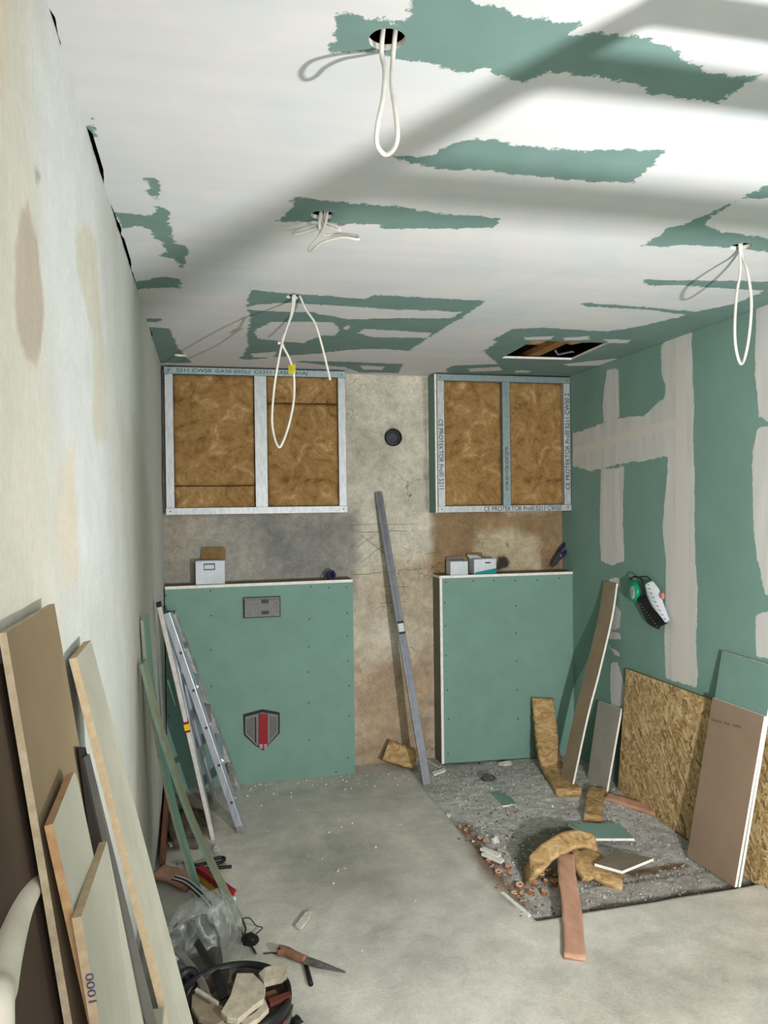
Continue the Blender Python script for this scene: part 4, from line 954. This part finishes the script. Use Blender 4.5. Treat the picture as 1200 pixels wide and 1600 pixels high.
# ------------------------------------------------------------------ crumbs nobody could count
def crumbs(name, label, n, pick, rmin, rmax, material):
    mb = MB()
    for k in range(n):
        x, y = pick(); 
        if not (XL+.03 < x < XR-.05 and y < YB-.03): continue
        r = rmin+(rmax-rmin)*rnd.random()**3; z = fz(x, y)+r*.3
        V = []
        for dx, dy, dz in ((1, 0, 0), (-.5, .9, 0), (-.6, -.8, 0), (.1, .1, .8), (.2, -.1, -.6)):
            V.append((x+r*(dx+rnd.uniform(-.4, .4)), y+r*(dy+rnd.uniform(-.4, .4)), z+r*dz*rnd.uniform(.6, 1.1)))
        mb.add(V, [(0, 1, 3), (1, 2, 3), (2, 0, 3), (1, 0, 4), (2, 1, 4), (0, 2, 4)])
    return tag(mb.build(name, material), label, 'debris', kind='stuff')
def pick_bay(): return rnd.uniform(1.28, 2.34), 2.93+1.75*rnd.random()
def pick_floor():
    if rnd.random() < .8: return rnd.uniform(.2, 1.45), 4.70-abs(rnd.gauss(0, .14))
    c = rnd.choice([(.5, 3.6), (.7, 3.9), (.4, 4.2), (.75, 3.1), (1.0, 4.1)]); return rnd.gauss(c[0], .12), rnd.gauss(c[1], .15)
def pick_edge():
    f = rnd.random(); return (1.27+rnd.gauss(.04, .06)+.25*f*(rnd.random() < .5), 2.9+1.1*f)
crumbs('rubble_crumbs', 'loose grey concrete crumbs strewn over the sunken rubble bay', 2600, pick_bay, .0025, .011, CONC)
crumbs('plaster_crumbs', 'white plaster crumbs scattered across the rubble bay', 650, pick_bay, .002, .010, CRUMB)
crumbs('floor_crumbs', 'white plaster crumbs scattered on smooth screed before the boxings', 330, pick_floor, .001, .010, CRUMB)
crumbs('clay_crumbs', 'orange clay crumbs along the broken left edge of the bay', 200, pick_edge, .002, .009, RUST)
tag(MB().prism([P(x, y, 2, .006) for x, y in [(461,1449),(478,1427),(487,1425),(484,1436),(470,1454)]], (0, 0, .008)).build('plaster_chip', CRUMB), 'pointed white plaster chip lying on the screed above the saw', 'chip')
tag(MB().prism([P(x, y, 2, .006) for x, y in [(262,1320),(310,1308),(312,1312),(266,1324)]], (0, 0, .012)).build('plaster_strip', CRUMB), 'thin white plaster strip on the floor beneath the level', 'chip')
c = P(338, 1326, 2, .02); tag(obj('concrete_block_chip', *lump(c, .026, 4, 1, 1, .9, 1, .25), CONC), 'small grey block chip beside the foot of the spirit level', 'rubble')

# ------------------------------------------------------------------ clutter by the left wall
t = sheet_board('rusty_board', [Vector((XL+.02, 4.55, .002)), Vector((XL+.03, 3.72, .002)), Vector((XL+.012, 3.70, .03)), Vector((XL+.006, 4.55, .20))], (.008, 0, 0), RUST, RUST); tag(t, 'thin rusty brown board edge standing along the left wall foot', 'board')
V = []; 
t = tag(ribbon([P(262, 1300, 2, .02), P(290, 1292, 2, .03), P(318, 1296, 2, .01)], (.1, 1, 0), (.1, 1, 0), .42, .03, 18, 8, .016, seed=12).build('cement_sack', DARKB, None, True), 'flattened brown dusty sack on the floor under the stepladder', 'sack')
tag(ribbon([P(246, 1362, 2, .03), P(270, 1368, 2, .03), P(300, 1383, 2, .02)], (.2, 1, .1), (.2, 1, .1), .085, .022, 14, 5, .004, seed=13).build('foam_board_strip', PINKW, None, True), 'salmon board piece by left wall beside the black pliers', 'board strip')
t = thing('pliers', 'black-handled pliers lying behind the red-yellow level', 'pliers', P(330, 1350, 2, .02))
for pts in ([(300,1352),(318,1350),(335,1342),(350,1340),(348,1346),(336,1350)], [(296,1362),(315,1358),(340,1356),(362,1354)]):
    MB().tube(cat_pts([P(x, y, 2, .018) for x, y in pts], 4), .008, 8).build('handle', BLACK, t, True)
MB().tube(cat_pts([P(x, y, 2, .02) for x, y in [(276,1350),(286,1347),(296,1352),(300,1360)]], 4), .006, 8).build('jaw', STEEL, t, True)
t = thing('short_spirit_level', 'short red and mustard yellow spirit level lying by the green strip foot', 'spirit level', P(335, 1385, 2, .0))
a = [P(x, y, 2, .04) for x, y in [(312,1362),(362,1400)]]
bar(a[0]+Vector((0, 0, .012)), a[1]+Vector((0, 0, .012)), (0, 0, 1), None, .028, .03).build('red_flange', RED, t, bevel=.002)
bar(a[0]+Vector((0, 0, -.018)), a[1]+Vector((0, 0, -.018)), (0, 0, 1), None, .032, .026).build('yellow_web', YELD, t, bevel=.002)
bar(a[1]+Vector((0, 0, -.018)), a[1]+(a[1]-a[0]).normalized()*.012+Vector((0, 0, -.018)), (0, 0, 1), None, .03, .028).build('end_cap', WHITE, t)
V, Fc = lump(P(364, 1392, 2, .02), .012, 3, 1, 1, .9); tag(obj('red_wall_plug', V, Fc, RED), 'small red plastic plug lying right of the khaki strip', 'plug')
t = thing('wire_tangle', 'tangle of thin rusty wire at the foot of the khaki strip', 'wire', P(390, 1450, 2, 0))
MB().tube(cat_pts([P(x, y, 2, h) for x, y, h in [(368,1440,.02),(388,1434,.04),(400,1446,.04),(410,1450,.02),(396,1462,.02),(384,1470,.01),(376,1452,.03),(366,1450,.02)]], 5), .0025, 6).build('wire', mat('rusty_wire', (74, 68, 56), (56, 52, 44), 30, .7), t, True)
MB().tube(cat_pts([P(x, y, 2, h) for x, y, h in [(378,1436,.03),(384,1452,.05),(378,1470,.02),(392,1478,.01),(400,1490,.01)]], 5), .004, 6).build('wire', MATS['rusty_wire'], t, True)
V, Fc = lump(P(391, 1468, 2, .05), .028, 7, 1.1, 1, .8, 3, .2); tag(obj('black_plastic_cap', V, Fc, BLACK, None, True), 'round black plastic cap between the bag and the wire tangle', 'cap')  # a round plastic cap, not a bung

# bucket
BC = P(366, 1553, 2, .30); BC = Vector((BC.x, BC.y, 0))
t = thing('rubble_bucket', 'black-rimmed orange bucket full of plaster debris at bottom left', 'bucket', BC)
V, Fc = lathe([(0, .0), (.125, 0), (.150, .255), (.160, .258), (.162, .285), (.160, .30), (.152, .30), (.148, .285), (.122, .012), (0, .012)], BC, 48)
ob = obj('bucket_body', V, Fc, [ORANGE, BLACK, mat('dirty_inside', (84, 74, 64), (56, 50, 44), 20, .8)], t, True)
for p in ob.data.polygons:
    z = p.center.z; r = math.hypot(p.center.x, p.center.y)
    p.material_index = 1 if z > .25 else (0 if r > .118+.1*z-.0+.002 else 2)
MB().tube([BC+Vector((.163*math.cos(a), .163*math.sin(a), .262+.02*math.sin(a*1.0))) for a in [math.pi*1.05+math.pi*.9*k/20 for k in range(21)]], .003, 6).build('wire_handle', STEEL, t, True)
def shard(px, h, th_, label, material, dz=None, name='plaster_shard'):
    dz = dz or [0]*len(px); pts = [P(x, y, 2, h+d) for (x, y), d in zip(px, dz)]
    mb = MB(); c = sum(pts, Vector())/len(pts)
    mb.prism(pts, (0, 0, -th_)); o = mb.build(name, material, None, bevel=.002); return tag(o, label, 'shard')
SHM = mat('shard', (176, 166, 146), (150, 140, 122), 40, .9)
shard([(404,1520),(414,1511),(440,1503),(449,1508),(449,1520),(440,1526),(412,1534)], .325, .018, 'pale rounded plasterboard shard on bucket rubble, nearest the rim', SHM, [0, .01, .02, .02, .01, 0, 0])
shard([(345,1580),(360,1555),(370,1520),(395,1520),(415,1540),(412,1560),(395,1572),(372,1592),(355,1590)], .33, .016, 'broad torn cream plaster shard on top of the bucket', SHM)
shard([(375,1596),(400,1580),(414,1560),(420,1575),(405,1590),(385,1602)], .315, .014, 'narrow cream shard at the bucket front', SHM)
shard([(300,1555),(312,1545),(325,1560),(355,1575),(358,1590),(340,1600),(310,1590),(299,1572)], .315, .014, 'brown paper-faced shard at the left in the bucket', mat('brown_shard', (134, 120, 100), (112, 100, 82), 20))
shard([(304,1546),(308,1542),(342,1564),(340,1568)], .335, .008, 'thin pale stick across the bucket left side', SHM)
shard([(418,1560),(452,1548),(456,1554),(422,1568)], .305, .012, 'dark red wooden splinter inside the bucket', mat('dark_red_wood', (96, 46, 36), (70, 34, 28), 20))
shard([(398,1555),(430,1545),(434,1550),(402,1562)], .29, .012, 'brown splinter under the pale bucket shard', RUST)
V, Fc = lump(BC+Vector((0, 0, .215)), .135, 9, 1, 1, .45, 3, .3); o = tag(obj('rubble_fill', V, Fc, DARKB, None, False), 'dark crumbly rubble filling the bucket', 'rubble', kind='stuff')

# bag under clear film
c0 = P(300, 1490, 2, .20)
def blob(c, sx, sy, sz, rt, seed, sub=4, rough=.5):
    bm = bmesh.new(); bmesh.ops.create_icosphere(bm, subdivisions=sub, radius=1); M = Matrix.Rotation(rt[2], 3, 'Z') @ Matrix.Rotation(rt[1], 3, 'Y') @ Matrix.Rotation(rt[0], 3, 'X'); V = []
    for v in bm.verts:
        n = mnoise.noise(v.co*1.3+Vector((seed, 0, 0)))*.5+mnoise.noise(v.co*3.4+Vector((0, seed, 0)))*.22+abs(mnoise.noise(v.co*7+Vector((seed, seed, 0))))*.10
        V.append(M @ Vector((v.co.x*sx, v.co.y*sy, v.co.z*sz))*(1+rough*n)+Vector(c))
    Fc = [tuple(v.index for v in f.verts) for f in bm.faces]; bm.free()
    V = [Vector((max(v.x, XL+.015), v.y, max(v.z, .004))) for v in V]; return V, Fc
wb = thing('tool_bag', 'dark grey tool bag with black straps beneath the clear plastic sheet', 'bag', (c0.x, c0.y, 0))
cB = P(315, 1500, 2, .13); cB2 = Vector((cB.x-.03, cB.y+.02, .12))
V, Fc = blob(cB2, .10, .19, .12, (0, 0, -.15), 3, 4, .3); obj('bag_body', V, Fc, mat('dark_cloth', (92, 90, 84), (56, 55, 52), 14, .9, bp=.4), wb, True)
def strap_px(pts, r, nm, mt_, hs):
    return ribbon([P(x, y, 2, h) for (x, y), h in zip(pts, hs)], (1, .3, .2), (1, .3, .3), r, .006, 24, 4, .001, seed=3).build(nm, mt_, wb, True)
strap_px([(272,1445),(300,1462),(318,1490),(340,1525),(350,1560)], .024, 'strap', BLACK, [.20, .23, .26, .29, .30])
strap_px([(262,1470),(290,1500),(312,1530),(325,1560)], .022, 'pale_strap', mat('pale_webbing', (120, 116, 106), (96, 92, 84), 20), [.27, .28, .29, .30])
V, Fc = lathe([(.018, -.006), (.034, -.006), (.034, .006), (.018, .006), (.018, -.006)], P(294, 1530, 2, .29), 24, Matrix.Rotation(.6, 3, 'X')); obj('strap_ring', V, Fc, BLACK, wb, True)
cP = P(322, 1440, 2, .20)
V, Fc = blob(Vector((cP.x-.005, cP.y, .16)), .090, .29, .13, (-.30, .1, -.42), 11, 5, .55)
tag(obj('plastic_sheet', V, Fc, FILM, None, True), 'crumpled clear plastic sheet over the tool bag behind bucket', 'plastic sheet')
t = thing('striped_cord', 'black and white striped cord lying behind the crumpled plastic sheet', 'cord', P(290, 1372, 2, 0))
for k in range(4):
    MB().tube(cat_pts([P(x+2.4*k-4, y+2*(1.5-k)+3, 2, .14) for x, y in [(272,1368),(290,1374),(308,1388),(322,1402),(330,1412)]], 5), 0.0028, 6).build('strand', BLACK if k % 2 == 0 else WHITE, t, True)

# saw
t = thing('drywall_saw', 'jab saw with brown wooden handle and pointed steel blade on floor', 'saw', P(480, 1500, 2, 0))
hp = cat_pts([P(x, y, 2, .022) for x, y in [(434,1485),(448,1487),(462,1494),(477,1499)]], 5); n = len(hp)
MB().tube(hp, [.020-.006*(k/(n-1)) if 0 < k < n-1 else .014 for k in range(n)], 14).build('handle', WOODH, t, True)
MB().prism([P(x, y, 2, .018) for x, y in [(474,1493),(500,1502),(541,1519),(538,1521),(500,1514),(474,1506)]], (0, 0, .003)).build('blade', STEEL, t)
V, Fc = lathe([(0, 0), (.004, 0), (.004, .004), (0, .004)], P(437, 1483, 2, .040), 10); obj('hanging_hole', V, Fc, BLACK, t)
t = tag(MB().tube([P(478, 1508, 2, .008), P(486, 1538, 2, .008)], .0085, 12).build('black_rod', BLACK, None, True), 'short black rod lying on the screed under the saw', 'rod')
tag(MB().tube(cat_pts([P(x, y, 2, .004) for x, y in [(412,1490),(430,1489),(450,1496),(470,1504)]], 4), .003, 6).build('thin_wire', MATS['rusty_wire'], None, True), 'thin dark wire lying between the bucket and saw handle', 'wire')
c = P(428, 1601, 2, .0); chunk('black_scrap', 'black scrap on the floor right of the bucket', 'scrap', P(462, 1596, 2, .02), .02, 4, (1, 1, .7), BLACK)

# ------------------------------------------------------------------ boards leaning near the camera on the left wall
def lean(name, label, top, foot, y0, y1, ztop, th_, face, edge, fy=None, round_=False, zt2=None, parent_prints=None):
    """board leaning on the left wall: top at (x=top, z=ztop), foot at x=foot on the floor, spanning y0..y1"""
    fy = fy or (y0, y1); zt2 = zt2 or ztop
    a = Vector((foot, fy[0], 0)); b = Vector((foot, fy[1], 0)); c = Vector((top, y1, zt2)); d = Vector((top, y0, ztop))
    N = (b-a).cross(d-a).normalized()
    if N.x > 0: N = -N
    poly = [a, b, c, d]
    if round_: 
        up = (c-b).normalized(); al = (d-c).normalized(); poly = [a, b, c-up*.03, c-up*.01+al*.006, c+al*.02, d]
    o = sheet_board(name, poly, N*th_, face, edge); 
    mn = min(v.co.z for v in o.data.vertices); return tag(o, label, 'board')
def lean_px(name, label, tl, tr, bl, br, xt, th_, face, edge, round_=False):
    """front-face corners seen at these pixels; tops on the plane x=xt, sides in planes y=const, foot on the floor"""
    c0, c1 = P(*tl, 0, xt), P(*tr, 0, xt); out = []
    for c, b in ((c0, bl), (c1, br)):
        q = P(*b, 1, c.y); out.append(c+(q-c)*(c.z/(c.z-q.z)))
    a, b, c, d = out[0], out[1], c1, c0
    fx = (a.x+b.x)/2
    N = (b-a).cross(d-a).normalized()
    if N.x > 0: N = -N
    poly = [a, b, c, d]
    if round_:
        up = (c-b).normalized(); al = (d-c).normalized(); poly = [a, b, c-up*.022, c-up*.008+al*.004, c+al*.014, d]
    return tag(sheet_board(name, poly, N*th_, face, edge), label, 'board')
A_ = lean_px('plasterboard_sheet', 'big brown-backed plasterboard panel leaning on left wall, farthest left and tallest', (10, 988), (85, 943), (113, 1600), (147, 1294), -.229, .009, mat('panel_brown', (128, 110, 84), (118, 101, 76), 4, .85, bp=.05), CREAME)
B_ = lean_px('screed_board', 'long beige board with tan edge leaning on left wall, nearest the green strips', (120, 1027), (142, 1000), (267, 1600), (302, 1600), -.226, .014, BEIGE, TANE)
E_ = lean_px('screed_board', 'round-cornered beige board with orange-tan edge standing on the brown panel', (83, 1287), (118, 1200), (153, 1600), (144, 1325), -.180, .010, BEIGE, mat('orange_tan_edge', (168, 136, 98), (146, 112, 76), 50, .9, bp=.4), True)
F_ = lean_px('screed_board', 'short beige board with blue stamped edge in front of the round-cornered board', (127, 1432), (167, 1314), (156, 1600), (221, 1583), -.148, .011, BEIGE, TANE)
yf = min((F_.matrix_basis @ v.co).y for v in F_.data.vertices)-.0008
p = P(133, 1522, 1, yf); q = P(142, 1592, 1, yf)
d = (q-p).normalized()
tx = text('lettering', '0001', .013, p, (d.x, 0, d.z), (-d.z, 0, d.x), mat('blue_ink', (70, 76, 108), (60, 66, 96), 30), F_, 1.5)
p = P(202, 1580, 1, 1.36); G_ = MB().prism([(p.x, 1.22, p.z), (p.x+.022, 1.22, p.z+.002), (p.x+.10, 1.22, p.z-.4), (p.x+.075, 1.22, p.z-.4)], (0, .14, 0)).build('small_offcut', [CREAME], None, bevel=.003); tag(G_, 'small rough cream offcut at picture bottom, left of its twin', 'board')
p = P(234, 1577, 1, 1.42); G2 = MB().prism([(p.x, 1.27, p.z), (p.x+.026, 1.27, p.z+.002), (p.x+.11, 1.27, p.z-.4), (p.x+.08, 1.27, p.z-.4)], (0, .15, 0)).build('small_offcut', [BEIGE], None, bevel=.003); tag(G2, 'small beige offcut at picture bottom, beside the long tan-edged board', 'board')
D_ = lean_px('plasterboard_sheet', 'grey board, coloured dark for shade, standing behind the long beige board, only its left strip showing', (131, 1184), (140, 1178), (214, 1560), (240, 1580), -.186, .0125, mat('shaded_grey_paper', (80, 78, 71), (70, 68, 62), 10), MATS['shaded_grey_paper'])  # grey board; the shade on it is put into face and edge colour
H_ = lean_px('shade_sheet', 'added near-black sheet for the shade in the gap between brown panel and grey board', (122, 1168), (134, 1168), (178, 1600), (236, 1600), -.192, .006, mat('gap_shade_brown', (32, 24, 17), (24, 18, 12), 10), mat('gap_shade_brown', (50, 38, 26)))  # added sheet, its near-black colour paints the shadow of the gap
J_ = lean_px('shade_sheet', 'added brown sheet for the wall shade behind the foam tube at the far left edge', (-120, 1085), (22, 1030), (-60, 1600), (104, 1500), -.2415, .002, mat('wall_shade_brown', (74, 58, 44), (62, 48, 36), 6), mat('wall_shade_brown', (96, 76, 58)))  # added sheet, its brown paints the shaded wall beside the panel
# foam tube beside the wall
tp_ = [P(95, 1325, 0, -.222), P(55, 1372, 0, -.218), P(30, 1415, 0, -.21), P(12, 1475, 0, -.20), P(-2, 1545, 0, -.19), P(-10, 1620, 0, -.18)]
tp_ += [tp_[-1]+Vector((.01, -.02, -.25))]
tp_ = [Vector((p.x, p.y, p.z)) for p in tp_]
o = MB().tube(cat_pts(tp_, 6), .0165, 20).build('foam_tube', PIPEM, None, True); tag(o, 'thick cream foam tube curving behind the brown panel at left edge', 'tube')

# ------------------------------------------------------------------ stepladder beside the lamp, right of the camera
t = thing('work_stepladder', 'open aluminium stepladder standing beside the work lamp', 'ladder', (1.2, .8, 0))
LA = [(Vector((1.105, .58, 0)), Vector((.93, .868, 1.95))), (Vector((1.42, .58, 0)), Vector((1.50, .868, 1.95)))]
for a, b in LA: bar(a, b, (0, 1, 0), None, .040, .020).build('rail', ALU, t)
for z in (1.34, 1.60, 1.84):
    a = LA[0][0].lerp(LA[0][1], z/1.95); b = LA[1][0].lerp(LA[1][1], z/1.95); bar(a, b, (0, 1, 0), None, .046, .02).build('tread', ALU, t)
